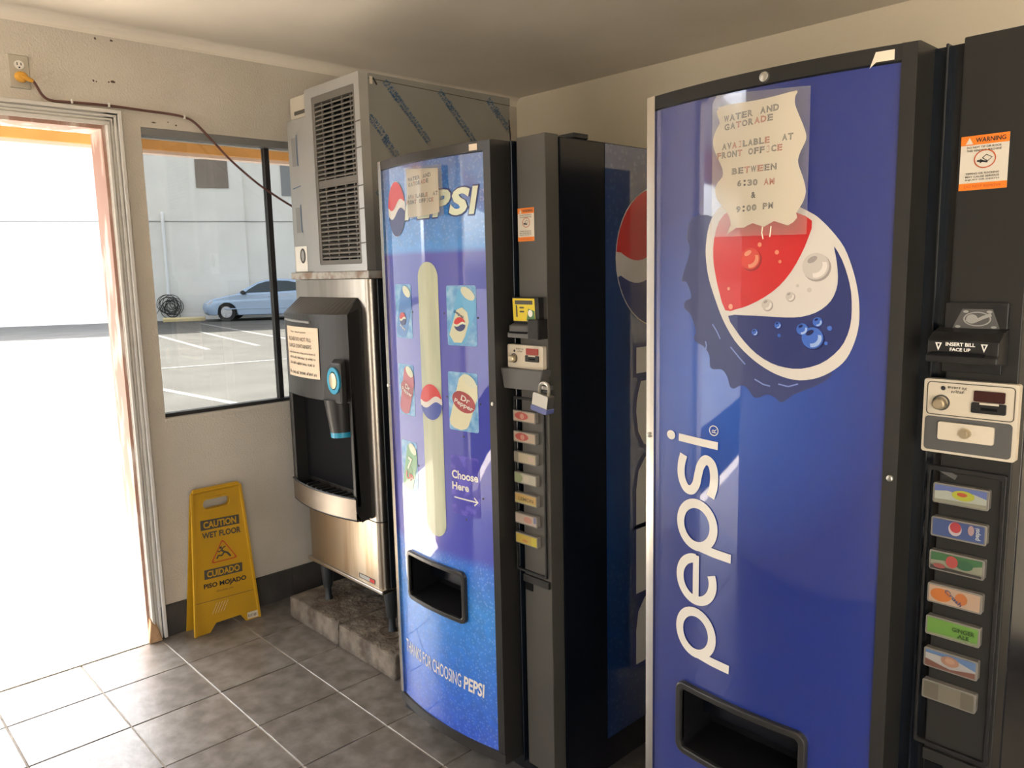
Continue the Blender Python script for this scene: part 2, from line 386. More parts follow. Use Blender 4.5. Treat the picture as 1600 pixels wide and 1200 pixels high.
# window wall with the doorway and the window cut out of it
DY0, DY1, DZ = -.335, .58, 2.069
WY0, WY1, WZ0, WZ1 = .711, 1.80, .918, 2.078
w = MB()
w.box(-.14, 0, Y0-.12, DY0, 0, 2.6).box(-.14, 0, DY0, DY1, DZ, 2.6).box(-.14, 0, DY1, WY0, 0, 2.6)
w.box(-.14, 0, WY0, WY1, 0, WZ0).box(-.14, 0, WY0, WY1, WZ1, 2.6).box(-.14, 0, WY1, Y1+.12, 0, 2.6)
wl_ = struct(w.build('wall_left', m_wall), 'rough white stucco wall with doorway and window'); ROOT['wall_left'] = Vector((0, 0, 0))
for y_, z_, ry_, rz_ in ((.575, 2.381, .005, .006), (.631, 2.383, .007, .005), (.556, 2.228, .004, .006), (.566, 2.226, .003, .004), (.624, 2.233, .013, .006), (.610, 2.230, .004, .004), (.762, 2.099, .012, .003), (.818, 2.106, .004, .003), (.849, 2.097, .005, .004)):
    decal('nail_hole', [(y_+ry_*random.uniform(.6, 1)*math.cos(t), z_+rz_*random.uniform(.6, 1)*math.sin(t)) for t in [2*PI*k/9 for k in range(9)]], lambda u, v, o: (o, u, v), .0012, m_rust, wl_)
struct(MB().box(0, X1, Y1, Y1+.12, 0, 2.6).build('wall_back', m_wallb), 'cream wall behind the machines')
struct(MB().box(X1, X1+.12, Y0-.12, Y1+.12, 0, 2.6).build('wall_right', m_wallb), 'cream wall far to the right of the machines')
w = MB()
for a, b, z0 in ((0, .10, 0), (.10, 1.10, 2.40), (1.10, 3.60, 0), (3.60, 6.30, 2.42), (6.30, X1, 0)): w.box(a, b, Y0-.12, Y0, z0, 2.6)  # the wide opening is added out of view to let daylight in
struct(w.build('wall_front', m_wallb), 'cream wall with two open doorways opposite the machines')
# ceiling with a soft cove along the window wall
c = MB().box(0, X1, Y0, Y1, HC, HC+.02).box(-.14, X1+.12, Y0-.12, Y1+.12, 2.6, 2.75)
R = .045; n = 7
ring = lambda y: [(0.0005, y, HC-R)]+[(R-R*math.cos(PI/2*k/n), y, HC-R+R*math.sin(PI/2*k/n)) for k in range(1, n)]+[(R, y, HC-.0002), (0.0005, y, HC-.0002)]
c.loft([ring(Y0), ring(Y1)])
struct(c.build('ceiling', m_ceil), 'plain painted ceiling, softly rounded into the window wall')
# dark tile skirting
bb = struct(MB().box(0, .004, DY1+.06, Y1, 0, .134).build('baseboard_left', m_grout), 'dark tile skirting under the window')
ROOT['baseboard_left'] = Vector((0, 0, 0))
ft = MB().box(.002, .011, 2*T+.001, 3*T-.001, 0, .136).build('tile', m_base, bb, bevel=.001, seg=1)
ft.data.transform(Matrix.Translation((0, 0, 0)))
for k in range(1, 7): inst(ft, 0, k*T, 0)
ft.scale = (1, 1, 1)
struct(MB().box(0, X1, Y1-.012, Y1, 0, .136).build('baseboard_back', m_base), 'dark tile skirting behind the machines')
# door casing (stepped profile) and stained jamb
tr = struct(MB().box(0, .010, DY1, DY1+.060, .0, DZ+.060).box(0, .010, DY0-.06, DY1+.06, DZ, DZ+.060).box(0, .010, DY0-.06, DY0, 0, DZ+.06).build('trim_1', m_white), 'white moulded door casing')
ROOT['trim_1'] = Vector((0, 0, 0))
for a, b, t in ((.002, .014, .020), (.018, .026, .016), (.030, .040, .018), (.044, .058, .026)):
    mb = MB().box(.008, t, DY1+a, DY1+b, .004, DZ+a)
    mb.box(.008, t, DY0-b, DY1+b, DZ+a, DZ+b).box(.008, t, DY0-b, DY0-a, .004, DZ+a)
    mb.build('moulding', m_white, tr, bevel=.002, seg=1)
MB().add([(-.01, DY1-.018, 0), (.03, DY1-.02, 0), (.033, DY1+.035, 0), (-.01, DY1+.03, 0), (-.005, DY1-.004, .11), (.022, DY1-.004, .09), (.0225, DY1+.02, .06), (-.005, DY1+.02, .1)],
         [(0, 3, 2, 1), (4, 5, 6, 7), (0, 1, 5, 4), (1, 2, 6, 5), (2, 3, 7, 6), (3, 0, 4, 7)]).build('splintered_foot', m_rawwood, tr, bevel=.004)
d = struct(MB().box(-.14, .0, DY1-.012, DY1, 0, DZ-.014).box(-.14, 0, DY0, DY0+.012, 0, DZ-.014).box(-.14, 0, DY0, DY1, DZ-.014, DZ).build('door_1', m_jamb), 'open doorway with worn stained jambs')
ROOT['door_1'] = Vector((0, 0, 0))
MB().box(-.14, .02, DY0, DY1, -.012, .004).build('threshold', m_walk, d)
# window: two tinted panes in a thin dark frame
wn = MB().box(-.075, -.035, WY0, WY1, WZ0, WZ0+.016).box(-.075, -.035, WY0, WY1, WZ1-.012, WZ1).box(-.075, -.035, WY0, WY0+.010, WZ0, WZ1).box(-.075, -.035, WY1-.012, WY1, WZ0, WZ1)
wn = struct(wn.build('window_1', m_frame), 'two-pane tinted window in a thin dark metal frame'); ROOT['window_1'] = Vector((0, 0, 0))
MB().box(-.07, -.04, 1.240, 1.262, WZ0+.016, WZ1-.012).build('mullion', m_frame, wn)
MB().box(-.09, -.001, WY0, WY1, WZ1-.030, WZ1-.0005).build('head_rail', m_head, wn)
MB().box(-.14, .004, WY0, WY1, WZ0-.012, WZ0+.001).build('sill', m_wall, wn)
for a, b in ((WY0+.010, 1.240), (1.262, WY1-.012)): MB().box(-.057, -.053, a, b, WZ0+.016, WZ1-.030).build('pane', m_pane, wn)

# ------------------------------------------------------------------ outside
g = struct(MB().box(-70, 30, -60, 50, -.30, -.06).build('ground', m_asph), 'pale sunlit asphalt parking lot'); ROOT['ground'] = Vector((0, 0, 0))
def gline(a, b, wd=.11):
    a, b = Vector((*a, 0)), Vector((*b, 0)); d = (b-a).normalized(); s = Vector((-d.y, d.x, 0))*wd/2
    MB().add([a-s+Vector((0,0,-.056)), b-s+Vector((0,0,-.056)), b+s+Vector((0,0,-.056)), a+s+Vector((0,0,-.056))], [(0, 1, 2, 3)]).build('parking_line', m_line, g)
for a, b in (((-19.6, 7.36), (-13.6, 6.43)), ((-19.6, 8.62), (-13.5, 7.53)), ((-23.5, 10.25), (-13.2, 8.62)), ((-8.6, 3.45), (-4.2, 3.78)), ((-10.8, 4.3), (-10.2, 7.2)), ((-19.6, 6.0), (-13.6, 5.1)), ((-19.6, 4.7), (-13.6, 3.8)), ((-8.6, 1.9), (-4.2, 2.2))): gline(a, b)
struct(MB().box(-1.75, -.14, -9, 9, -.30, -.012).box(-1.75, 16, -16, Y0-.12, -.30, -.012).box(X1+.12, 16, Y0-.12, 8, -.30, -.012).build('walkway', m_walk), 'cream paved walkway outside the door')  # the two wide slabs are an unseen forecourt, added to reflect light indoors
ev = struct(MB().box(-1.66, -.14, -9, 9, 2.50, 2.60).box(-.14, 8, -1.95, Y0-.12, 2.50, 2.60).build('eave', m_white), 'roof overhang outside'); ROOT['eave'] = Vector((0, 0, 0))  # second box: unseen overhang added to keep sun off the front openings
MB().box(-1.66, -1.58, -9, 9, 2.238, 2.50).build('beam', m_orange, ev)
MB().box(-1.665, -1.60, -9, 9, 2.218, 2.238).build('beam_edge', m_fascia, ev)
# far block wall (runs at 24 degrees), with step, brown panels, pipe
WD = Vector((.407, .913, 0)); WN = Vector((.913, -.407, 0)); WB = Vector((-26.7, 9.9, -.06))
def wl(s, n, z): return WB+WD*s+WN*n+Vector((0, 0, z))
def wbox(s0, s1, n0, n1, z0, z1, mb=None):
    mb = mb or MB(); P = [wl(s, n, z) for z in (z0, z1) for s, n in ((s0, n0), (s1, n0), (s1, n1), (s0, n1))]
    return mb.add(P, [(0, 3, 2, 1), (4, 5, 6, 7), (0, 1, 5, 4), (1, 2, 6, 5), (2, 3, 7, 6), (3, 0, 4, 7)])
bd = thing('building', 'tall white block building across the parking lot', 'building', tuple(WB))
wbox(-45, 3.33, -9, 0, 0, 12.4).build('wall', m_bldg, bd)
wbox(3.33, 40, -9, -.12, 0, 12.4).build('wall', m_bldg, bd)
wbox(1.72, 2.84, -.02, .03, 4.80, 5.82).build('shutter_panel', m_brown, bd)
wbox(4.72, 6.2, -.14, -.09, 4.55, 5.68).build('shutter_panel', m_head, bd)
wbox(-30, 3.33, 0, .025, 3.585, 3.61).build('string_course', m_head, bd)  # dark strip stands for the shadow of a conduit along the wall
wbox(3.33, 30, -.12, -.095, 3.585, 3.61).build('string_course', m_head, bd)
MB().tube([wl(.50, .08, 3.85), wl(.49, .08, .95)], .055, 10).build('downpipe', m_pipe, bd, smooth=True)
MB().tube([wl(.50, .0, 3.88), wl(.50, .08, 3.86), wl(.50, .085, 3.7)], .06, 10).build('pipe_elbow', m_pipe, bd, smooth=True)
hz = MB(); random.seed(3)
for k in range(15):
    cx, cz, rr_ = .55+random.uniform(-.12, .12), .56+random.uniform(-.16, .10), random.uniform(.14, .34)
    tl = random.uniform(-.3, .3); n0 = .10+.018*k; el = random.uniform(.75, 1.1)
    hz.tube([wl(cx+rr_*math.cos(a)*el, n0+tl*.1*math.cos(a), cz+rr_*math.sin(a)) for a in [2*PI*i/22 for i in range(23)]], .013, 5)
hz.tube([wl(.2, .15, .5), wl(.0, .18, .2), wl(-.5, .2, -.0), wl(-1.4, .3, .03)], .013, 5)
hz.tube([wl(.75, .2, .5), wl(.85, .22, .15), wl(.7, .25, .02), wl(.4, .3, .02)], .013, 5)
ho = hz.build('hose_coil', m_hose, origin=tuple(wl(.55, .15, 0)), smooth=True)
tag(ho, 'dark coiled hose hanging below the white pipe on the far wall', 'hose')
st = MB(); prof = [(.0, 0), (.0, .10), (.05, .15), (.13, .15), (.18, .10), (.18, 0)]
st.loft([[wl(s, .75+a, z) for a, z in prof] for s in (.30, 1.72)])
tag(st.build('parking_stop', m_kerb, origin=tuple(wl(1.0, .84, 0)), bevel=.01), 'low yellow concrete parking stop at the foot of the far wall', 'kerb')

# ---- parked car, parallel to the far wall, nose to the left
CAR = thing('parked_car', 'pale blue four-door sedan parked outside the window', 'car', (-24.48, 11.78, -.06))
CD = Vector((.588, .809, 0)); CN = Vector((.809, -.588, 0)); CO = Vector((-24.48, 11.78, -.06))-CD*.95
def cw(x, y, z):                                          # x from the nose, y towards us; plan corners rounded
    e = min(1, abs(y)/.87)**3
    if x < 1.0: x += .34*e*(1-x/1.0)**2
    if x > 4.0: x -= .25*e*((x-4.0)/.8)**2
    return CO+CD*x+CN*y+Vector((0, 0, z))
def arch(cx, r=.37, n=12): return [(cx+r*math.cos(PI*k/n), .30+r*math.sin(PI*k/n)*.98) for k in range(n+1)]
side = [(.22, .22), (.05, .30), (.0, .48), (.04, .62), (.16, .72), (.55, .82), (1.0, .90), (1.35, .95), (2.4, .97), (3.5, 1.0), (4.2, 1.03), (4.68, .98), (4.80, .80), (4.80, .50), (4.72, .30), (4.5, .24)]
side += [(4.12, .22)]+arch(3.72)+[(3.30, .20), (1.36, .20)]+arch(.95)+[(.55, .22)]
mb = MB(); ctr = (2.4, .55)
def sh(k, dz=0): return [(ctr[0]+(x-ctr[0])*(1-k*.6), ctr[1]+(z-ctr[1])*(1-k)) for x, z in side]
mb.loft([[cw(x, y, z) for x, z in sh(k)] for y, k in ((-.87, .06), (-.84, .015), (-.6, 0), (.6, 0), (.84, .015), (.87, .06))])
mb.build('body', m_carp, CAR, bevel=.015, smooth=True)
roof = [(1.30, .93), (1.65, 1.14), (2.05, 1.34), (2.35, 1.42), (2.8, 1.455), (3.2, 1.43), (3.65, 1.32), (4.05, 1.14), (4.35, 1.0)]
mb = MB()
hw = lambda z: .80-.34*max(0, z-.93)
mb.loft([[cw(x, sgn*hw(z), z) for x, z in roof+[(4.3, .9), (1.35, .9)]] for sgn in (-1, 1)])
mb.build('cabin', m_carp, CAR, smooth=True)
def cpoly(name, pts, mt, off=.012): return MB().poly([cw(x, hw(z)+off, z) for x, z in pts]).build(name, mt, CAR)
cpoly('front_door_window', [(1.62, .985), (1.75, 1.10), (2.08, 1.29), (2.36, 1.365), (2.62, 1.385), (2.60, 1.0)], m_carg)
cpoly('rear_door_window', [(2.70, 1.0), (2.72, 1.39), (3.1, 1.375), (3.5, 1.28), (3.62, 1.05)], m_carg)
cpoly('quarter_window', [(3.68, 1.06), (3.58, 1.27), (3.9, 1.13), (3.98, 1.07)], m_carg)
MB().add([cw(1.36, -.66, .98), cw(1.36, .66, .98), cw(2.18, .56, 1.375), cw(2.18, -.56, 1.375)], [(0, 1, 2, 3)]).build('windscreen', m_carg, CAR)
MB().add([cw(4.33, -.64, 1.03), cw(4.33, .64, 1.03), cw(3.62, .56, 1.35), cw(3.62, -.56, 1.35)], [(0, 1, 2, 3)]).build('rear_screen', m_carg, CAR)
for x in (1.50, 2.66, 3.62): MB().box(0, .01, 0, .004, 0, .6).build('door_seam', m_hose, CAR).matrix_local = Matrix.Translation(cw(x, .868, .30)-CO-CD*.95) @ Matrix.Rotation(math.atan2(CD.y, CD.x), 4, 'Z')
mi = MB().loft([[cw(1.62+a, .84, .98+b) for a, b in ell(0, 0, .07, .05, 10)], [cw(1.60+a, 1.0, 1.0+b) for a, b in ell(0, 0, .09, .075, 10)], [cw(1.60+a, 1.04, 1.0+b) for a, b in ell(0, 0, .07, .055, 10)]])
mi.build('wing_mirror', m_hose, CAR, smooth=True)
for x in (2.42, 3.42): MB().loft([[cw(x+a, .866, .83+b) for a, b in rrect(0, .20, 0, .035, .015)], [cw(x+a, .895, .83+b) for a, b in rrect(.02, .18, .005, .03, .01)]]).build('door_handle', m_carp, CAR)
MB().loft([[cw(x, y, z) for x, z in ((.10, .56), (.08, .66), (.45, .78), (.42, .66))] for y in (.74, .873)]).build('headlamp', m_lamp, CAR, bevel=.01)
MB().loft([[cw(x, .868, z) for x, z in ((.9, .42), (3.9, .42), (3.9, .46), (.9, .46))][:4], [cw(x, .885, z) for x, z in ((.9, .425), (3.9, .425), (3.9, .455), (.9, .455))]]).build('side_moulding', m_carp, CAR)
for x in (.95, 3.72):
    for sg in (1, -1):
        wh = MB(); rr2 = [(.20, .78), (.29, .77), (.325, .79), (.325, .66), (.2, .64)]
        wh.loft([[cw(x+r*math.cos(t), sg*y, .325+r*math.sin(t)) for r, y in rr2] for t in [2*PI*k/24 for k in range(25)]], cap=False)
        wo = wh.build('wheel', m_tyre, CAR, smooth=True)
        rm = MB().loft([[cw(x+.21*math.cos(t), sg*.70, .325+.21*math.sin(t)) for t in [2*PI*k/20 for k in range(20)]], [cw(x+.20*math.cos(t), sg*.76, .325+.20*math.sin(t)) for t in [2*PI*k/20 for k in range(20)]]])
        for k in range(6):
            t = 2*PI*k/6
            rm.loft([[cw(x+r*math.cos(t+dd), sg*.785, .325+r*math.sin(t+dd)) for r, dd in ((.03, -.8), (.2, -.2), (.2, .2), (.03, .8))], [cw(x+r*math.cos(t+dd), sg*.755, .325+r*math.sin(t+dd)) for r, dd in ((.03, -.8), (.2, -.25), (.2, .25), (.03, .8))]])
        rm.build('rim', m_rim, wo)

# ================================================================== outlet and cord on the window wall
fwall = lambda y, z, off=0: (off, y, z)
ou = thing('wall_outlet', 'duplex wall outlet in a beige plate above the door frame', 'outlet', (0, .314, 2.224))
MB().loft([[fwall(*p, 0) for p in rrect(.280, .348, 2.167, 2.281, .004)], [fwall(*p, .005) for p in rrect(.281, .347, 2.168, 2.280, .004)], [fwall(*p, .007) for p in rrect(.284, .344, 2.171, 2.277, .004)]]).build('cover_plate', m_outlet, ou)
for z in (2.246, 2.204):
    s_ = MB().loft([[fwall(*p, .006) for p in ell(.315, z, .016, .0155, 20)], [fwall(*p, .009) for p in ell(.315, z, .0155, .015, 20)]]).build('socket', m_socket, ou)
    for dy in (-.006, .006): decal('slot', rrect(.315+dy-.0015, .315+dy+.0015, z-.002, z+.008, .001, 2), fwall, .0094, m_ink, s_)
    decal('earth_hole', ell(.315, z-.009, .003, .003, 10), fwall, .0094, m_ink, s_)
co = thing('power_cord', 'brown power cord with yellow plug clipped along the wall and across the window', 'cord', (0, .32, 2.2))
pts = [(.030, .322, 2.200), (.028, .349, 2.192), (.016, .375, 2.152), (.012, .404, 2.136), (.010, .471, 2.138), (.010, .599, 2.142), (.010, .726, 2.139), (.010, .823, 2.137), (.010, .881, 2.131), (.011, .923, 2.113), (.012, .984, 2.054), (.012, 1.06, 1.978), (.013, 1.168, 1.892), (.014, 1.253, 1.839), (.016, 1.327, 1.798), (.02, 1.42, 1.75), (.04, 1.55, 1.70)]
sp = []
for i in range(len(pts)-1):
    p = [Vector(pts[max(0, min(len(pts)-1, i+k))]) for k in (-1, 0, 1, 2)]
    for k in range(5):
        t = k/5; sp.append(.5*(2*p[1]+(p[2]-p[0])*t+(2*p[0]-5*p[1]+4*p[2]-p[3])*t*t+(3*p[1]-p[0]-3*p[2]+p[3])*t**3))
MB().tube(sp+[Vector(pts[-1])], .0048, 8).build('cable', m_cord, co, smooth=True)
MB().loft([[fwall(*p, o) for p in ell(.315, 2.203+dz, r, r*.9, 18)] for o, r, dz in ((.0085, .018, 0), (.018, .021, 0), (.030, .019, 0), (.036, .012, 0))]).build('plug', m_plug, co, smooth=True)
MB().tube([(.026, .315, 2.205), (.029, .330, 2.198), (.028, .349, 2.192)], [.011, .009, .006], 10).build('strain_relief', m_plug, co, smooth=True)
for y, z in ((.472, 2.140), (.599, 2.143), (.881, 2.131)):
    MB().box(0, .016, y-.004, y+.004, z-.007, z+.009).build('cable_clip', m_socket, co, bevel=.002)

# ================================================================== wet floor sign
WS = thing('wet_floor_sign', 'yellow folding wet floor sign standing by the doorway', 'sign', (.06, .86, 0))
HZ = .612
def fsg(y, z, off=0): return (.105-.055*z/.62+off, y, z)
def bsg(y, z, off=0): return (.014+.026*z/.62-off, y, z)
yl = lambda z: .716+(.768-.716)*z/HZ
yr = lambda z: 1.008+(.984-1.008)*z/HZ
outl = [(yl(0), 0), (.783, 0), (.812, .034), (.920, .034), (.942, 0), (yr(0), 0), (yr(.3), .3), (yr(.59), .59), (.972, HZ), (.782, HZ), (yl(.59), .59), (yl(.3), .3)]
hole = rrect(.811, .927, .522, .562, .018)
def panel(fm, name):
    mb = MB()
    for off in (0, -.006):
        lp = [[Vector((*p, 0)) for p in outl], [Vector((*p, 0)) for p in hole]]; av = [v for l in lp for v in l]
        mb.add([fm(v.x, v.y, off) for v in av], [list(t) for t in tessellate_polygon(lp)])
    for pl in (outl, hole):
        n_ = len(pl); mb.add([fm(*p, 0) for p in pl]+[fm(*p, -.006) for p in pl], [(k, (k+1) % n_, n_+(k+1) % n_, n_+k) for k in range(n_)])
    o = mb.build(name, m_yel, WS)
    rim = [(yl(.02)+.004, .0), (yl(.55)+.004, .55), (.786, HZ-.006)]
    return o
fp = panel(fsg, 'front_panel'); bp_ = panel(bsg, 'back_panel')
eb = MB()
for sgn, ed in ((1, yl), (-1, yr)): eb.loft([[fsg(ed(z)+sgn*a, z, b) for a, b in ((0, 0), (0, .007), (.009, .007), (.011, 0))] for z in (.001, .3, .6)])
eb.build('raised_edge', m_yel, fp)
ring2d(rrect(.802, .936, .513, .571, .024), hole, fsg, 0, .005).build('handle_rim', m_yel, fp)
MB().tube([(.05, .775, HZ-.012), (.05, .978, HZ-.012)], .008, 8).build('hinge', m_yel, WS)
decal('caution_band', [(.791, .436), (.959, .430), (.961, .470), (.793, .478)], fsg, .0012, m_inkg, fp)
text('caution_lettering', 'CAUTION', fsg, .803, .442, .143, .029, .0022, m_yel, fp, -2.5, bold=.03)
text('wet_floor_lettering', 'WET FLOOR', fsg, .793, .400, .168, .026, .0014, m_inkg, fp, -3, bold=.03)
tri = [(.877, .383), (.817, .288), (.936, .286)]
def inset(tri, k):
    cx = sum(p[0] for p in tri)/3; cy = sum(p[1] for p in tri)/3; return [(cx+(x-cx)*k, cy+(y-cy)*k) for x, y in tri]
def roundtri(t, k=.12):
    out = []
    for i in range(3):
        a, b, c_ = t[i-1], t[i], t[(i+1) % 3]
        p = (b[0]+(a[0]-b[0])*k, b[1]+(a[1]-b[1])*k); q = (b[0]+(c_[0]-b[0])*k, b[1]+(c_[1]-b[1])*k)
        for s_ in (0, .33, .66, 1): out.append(((1-s_)**2*p[0]+2*s_*(1-s_)*b[0]+s_*s_*q[0], (1-s_)**2*p[1]+2*s_*(1-s_)*b[1]+s_*s_*q[1]))
    return out
ring2d(roundtri(tri), roundtri(inset(tri, .86)), fsg, .0008, .0014).build('warning_triangle', m_redink, fp)
fig = strokes('falling_figure', [([(.868, .335), (.880, .325), (.893, .318), (.905, .300)], .008, False), ([(.880, .325), (.868, .312), (.852, .315), (.845, .303)], .007, False), ([(.868, .335), (.878, .345), (.888, .348)], .005, False), ([(.868, .335), (.858, .330), (.850, .336)], .005, False)], fsg, .0014, m_inkg, fp)
decal('figure_head', ell(.866, .346, .006, .006, 12), fsg, .0014, m_inkg, fp)
decal('cuidado_band', [(.783, .228), (.949, .221), (.952, .260), (.786, .268)], fsg, .0012, m_inkg, fp)
text('cuidado_lettering', 'CUIDADO', fsg, .795, .234, .143, .028, .0022, m_yel, fp, -2.5, bold=.03)
text('piso_mojado_lettering', 'PISO MOJADO', fsg, .776, .184, .186, .026, .0014, m_ink, fp, -3, bold=.035)
text('maker_lettering', 'Genuine Joe', fsg, .828, .160, .074, .012, .0014, m_inkg, fp, -2, shear=.3)
strokes('fold_line', [([(.735, .136), (.988, .126)], .002, False)], fsg, .001, m_inkg, fp)
strokes('scuffs', [([(.80+.012*k, .075), (.825+.012*k, .118)], .0015, False) for k in range(5)], fsg, .0012, m_tape, fp)
decal('barcode_label', [(.948, .006), (.997, .004), (.999, .032), (.950, .034)], fsg, .0012, m_wsticker, fp)
text('barcode_print', 'IIIIIII', fsg, .953, .012, .040, .013, .0020, m_inkg, fp, -2)

# ================================================================== concrete slabs under the ice machine
for a, b, nm in ((.200, .605, 'worn concrete slab under the ice machine, next to the window wall'), (.611, 1.005, 'worn concrete slab under the ice machine, next to the blue vending machine')):
    mb = MB(); random.seed(int(a*1000)); nx, ny = 8, 16; y0, y1 = 1.104, 1.92
    j = lambda s: random.uniform(-s, s)
    top = [[(a+(b-a)*i/nx+(j(.002) if 0 < i < nx else 0), y0+(y1-y0)*k/ny, .094+j(.002)) for i in range(nx+1)] for k in range(ny+1)]
    bot = [[(a+(b-a)*i/nx, y0+(y1-y0)*k/ny-(.006 if k == 0 else 0), 0) for i in range(nx+1)] for k in range(ny+1)]
    V = [p for r in top for p in r]+[p for r in bot for p in r]; M_ = nx+1; Q = (nx+1)*(ny+1)
    F = [(k*M_+i, k*M_+i+1, (k+1)*M_+i+1, (k+1)*M_+i) for k in range(ny) for i in range(nx)]+[(Q+k*M_+i, Q+(k+1)*M_+i, Q+(k+1)*M_+i+1, Q+k*M_+i+1) for k in range(ny) for i in range(nx)]
    F += [(i, Q+i, Q+i+1, i+1) for i in range(nx)]+[(ny*M_+i, ny*M_+i+1, Q+ny*M_+i+1, Q+ny*M_+i) for i in range(nx)]
    F += [(k*M_, (k+1)*M_, Q+(k+1)*M_, Q+k*M_) for k in range(ny)]+[(k*M_+nx, Q+k*M_+nx, Q+(k+1)*M_+nx, (k+1)*M_+nx) for k in range(ny)]
    tag(mb.add(V, F).build('concrete_slab', m_conc, origin=((a+b)/2, 1.5, 0), bevel=.008), nm, 'slab', 'concrete slabs under the ice machine')

# ================================================================== ice dispenser
ID = thing('ice_dispenser', 'stainless steel ice dispenser cabinet with black dispensing bay, on four legs', 'ice dispenser', (.585, 1.5, .096))
fy = lambda Yp: (lambda x, z, off=0: (x, Yp-off, z))
# rounded-corner steel front wrapping into dark sides
rc = .030
def corner(x0, x1, y0, yb, r):
    out = [(x0, yb)]
    for k in range(7): t = PI+PI/2*k/6; out.append((x0+r+r*math.cos(t), y0+r+r*math.sin(t)))
    for k in range(7): t = 1.5*PI+PI/2*k/6; out.append((x1-r+r*math.cos(t), y0+r+r*math.sin(t)))
    return out+[(x1, yb)]
pf = corner(.305, .862, 1.158, 1.195, rc)
MB().loft([[(x, y, z) for x, y in pf] for z in (.560, 1.472)]).build('front_panel', m_steel, ID, smooth=True)
MB().loft([[(x, y, z) for x, y in pf] for z in (.290, .556)]).build('lower_front_panel', m_steelr, ID, smooth=True)
MB().box(.305, .866, 1.195, 1.87, .284, 1.474).build('cabinet_body', m_sided, ID, bevel=.003)
MB().box(.302, .869, 1.150, 1.87, .276, .292).build('bottom_lip', m_steel, ID, bevel=.004)
MB().box(.866, .868, 1.22, 1.24, .29, 1.46).build('side_seam', m_steel, ID)
for x, y in ((.355, 1.21), (.815, 1.225), (.355, 1.80), (.815, 1.80)):
    lg = MB().tube([(x, y, .278), (x, y, .235), (x, y, .160), (x, y, .150)], [.028, .028, .021, .019], 14).build('leg', m_rubber, ID, smooth=True)
    MB().tube([(x, y, .152), (x, y, .112), (x, y, .104), (x, y, .0955)], [.013, .014, .017, .019], 12).build('foot', m_rubber, lg, smooth=True)
    for f_ in (1,):
        ring2d(ell(x+.01, y-.012, .056, .046, 24), ell(x+.01, y-.012, .050, .040, 24), lambda u, v, o: (u, v, .0955+o), 0, .0022).build('rust_mark', m_rust, lg)
decal('name_plate', rrect(.700, .812, .303, .322, .002, 2), fy(1.158), .0008, m_galv, ID)
ring2d(rrect(.700, .812, .303, .322, .002, 2), rrect(.703, .809, .305, .320, .002, 2), fy(1.158), .0006, .0016).build('name_plate_frame', m_inkg, ID)
decal('name_plate_red_panel', rrect(.775, .808, .306, .319, .001, 2), fy(1.158), .0014, m_logor, ID)
# bezel: bowed front with open bay
bx0, bx1, bz0, bz1 = .322, .812, .560, 1.405
bcy = lambda x: 1.098-.036*(1-((x-.567)/.245)**2)
NB = 16
def brow(z, x0=bx0+.012, x1=bx1-.004, dy=0): return [(x0+(x1-x0)*k/NB, bcy(x0+(x1-x0)*k/NB)+dy, z) for k in range(NB+1)]
mb = MB()
def skin(zs, fn=None):
    rows = [brow(z) for z in zs]
    mb.add([p for r in rows for p in r], [(i*(NB+1)+k, i*(NB+1)+k+1, (i+1)*(NB+1)+k+1, (i+1)*(NB+1)+k) for i in range(len(zs)-1) for k in range(NB)])
skin([1.02, 1.15, 1.345])                       # upper face
# sloping top up to the steel front
t0 = brow(1.345); t1 = [(bx0+.03+(bx1-bx0-.055)*k/NB, 1.157, 1.405) for k in range(NB+1)]
mb.add(t0+t1, [(k, k+1, NB+2+k, NB+1+k) for k in range(NB)])
# right / left cheeks
for xx, xb in ((bx1-.004, bx1), (bx0+.012, bx0)):
    yf = bcy(xx); mb.add([(xx, yf, .60), (xx, yf, 1.345), (xb-(.02 if xb > .5 else -.03), 1.157, 1.405), (xb, 1.157, 1.37), (xb, 1.157, .575), (xx, yf+.02, .560)], [(0, 1, 2, 3, 4, 5)])
    s1 = 1 if xx > .5 else -1
    mb.box(min(xx, xx-s1*.022), max(xx, xx-s1*.022), yf+.0005, 1.157, .62, 1.06)
mb.build('bezel', m_bez, ID, bevel=.004)
# bay walls
MB().box(bx0+.03, bx1-.022, 1.150, 1.157, .66, 1.06).build('bay_back', m_dark, ID)
mb = MB(); r0_ = brow(1.02); mb.add([(x, y, z) for x, y, z in r0_]+[(x, 1.157, 1.07) for x, y, z in r0_], [(k, k+1, NB+2+k, NB+1+k) for k in range(NB)])
mb.build('bay_roof', m_bez, ID)
# drip tray: steel lip, floor and grille bars
lip = MB()
za = lambda x: .640
rows = [brow(.655, dy=.0), brow(.655, dy=-.004), brow(.575, dy=-.004), brow(.565, dy=.01), [(x, 1.157, .565) for x, y, z in brow(.565)]]
lip.add([p for r in rows for p in r], [(i*(NB+1)+k, i*(NB+1)+k+1, (i+1)*(NB+1)+k+1, (i+1)*(NB+1)+k) for i in range(len(rows)-1) for k in range(NB)])
lp = lip.build('drip_tray_lip', m_steeld, ID, smooth=True)
MB().tube([(x, y-.004, z) for x, y, z in brow(.657)], .004, 8).build('lip_edge', m_rubber, lp, smooth=True)
MB().tube([(x, y+.002, z) for x, y, z in brow(.572)], .006, 8).build('lower_edge', m_bez, lp, smooth=True)
MB().add([(x, y+.004, .640) for x, y, z in r0_]+[(x, 1.157, .640) for x, y, z in r0_], [(k, k+1, NB+2+k, NB+1+k) for k in range(NB)]).build('drip_tray', m_dark, ID)
for k in range(9):
    x = .44+.042*k; MB().box(x-.006, x+.006, bcy(x)+.022, 1.15, .642, .650).build('grille_bar', m_bez, ID, bevel=.002, seg=1)
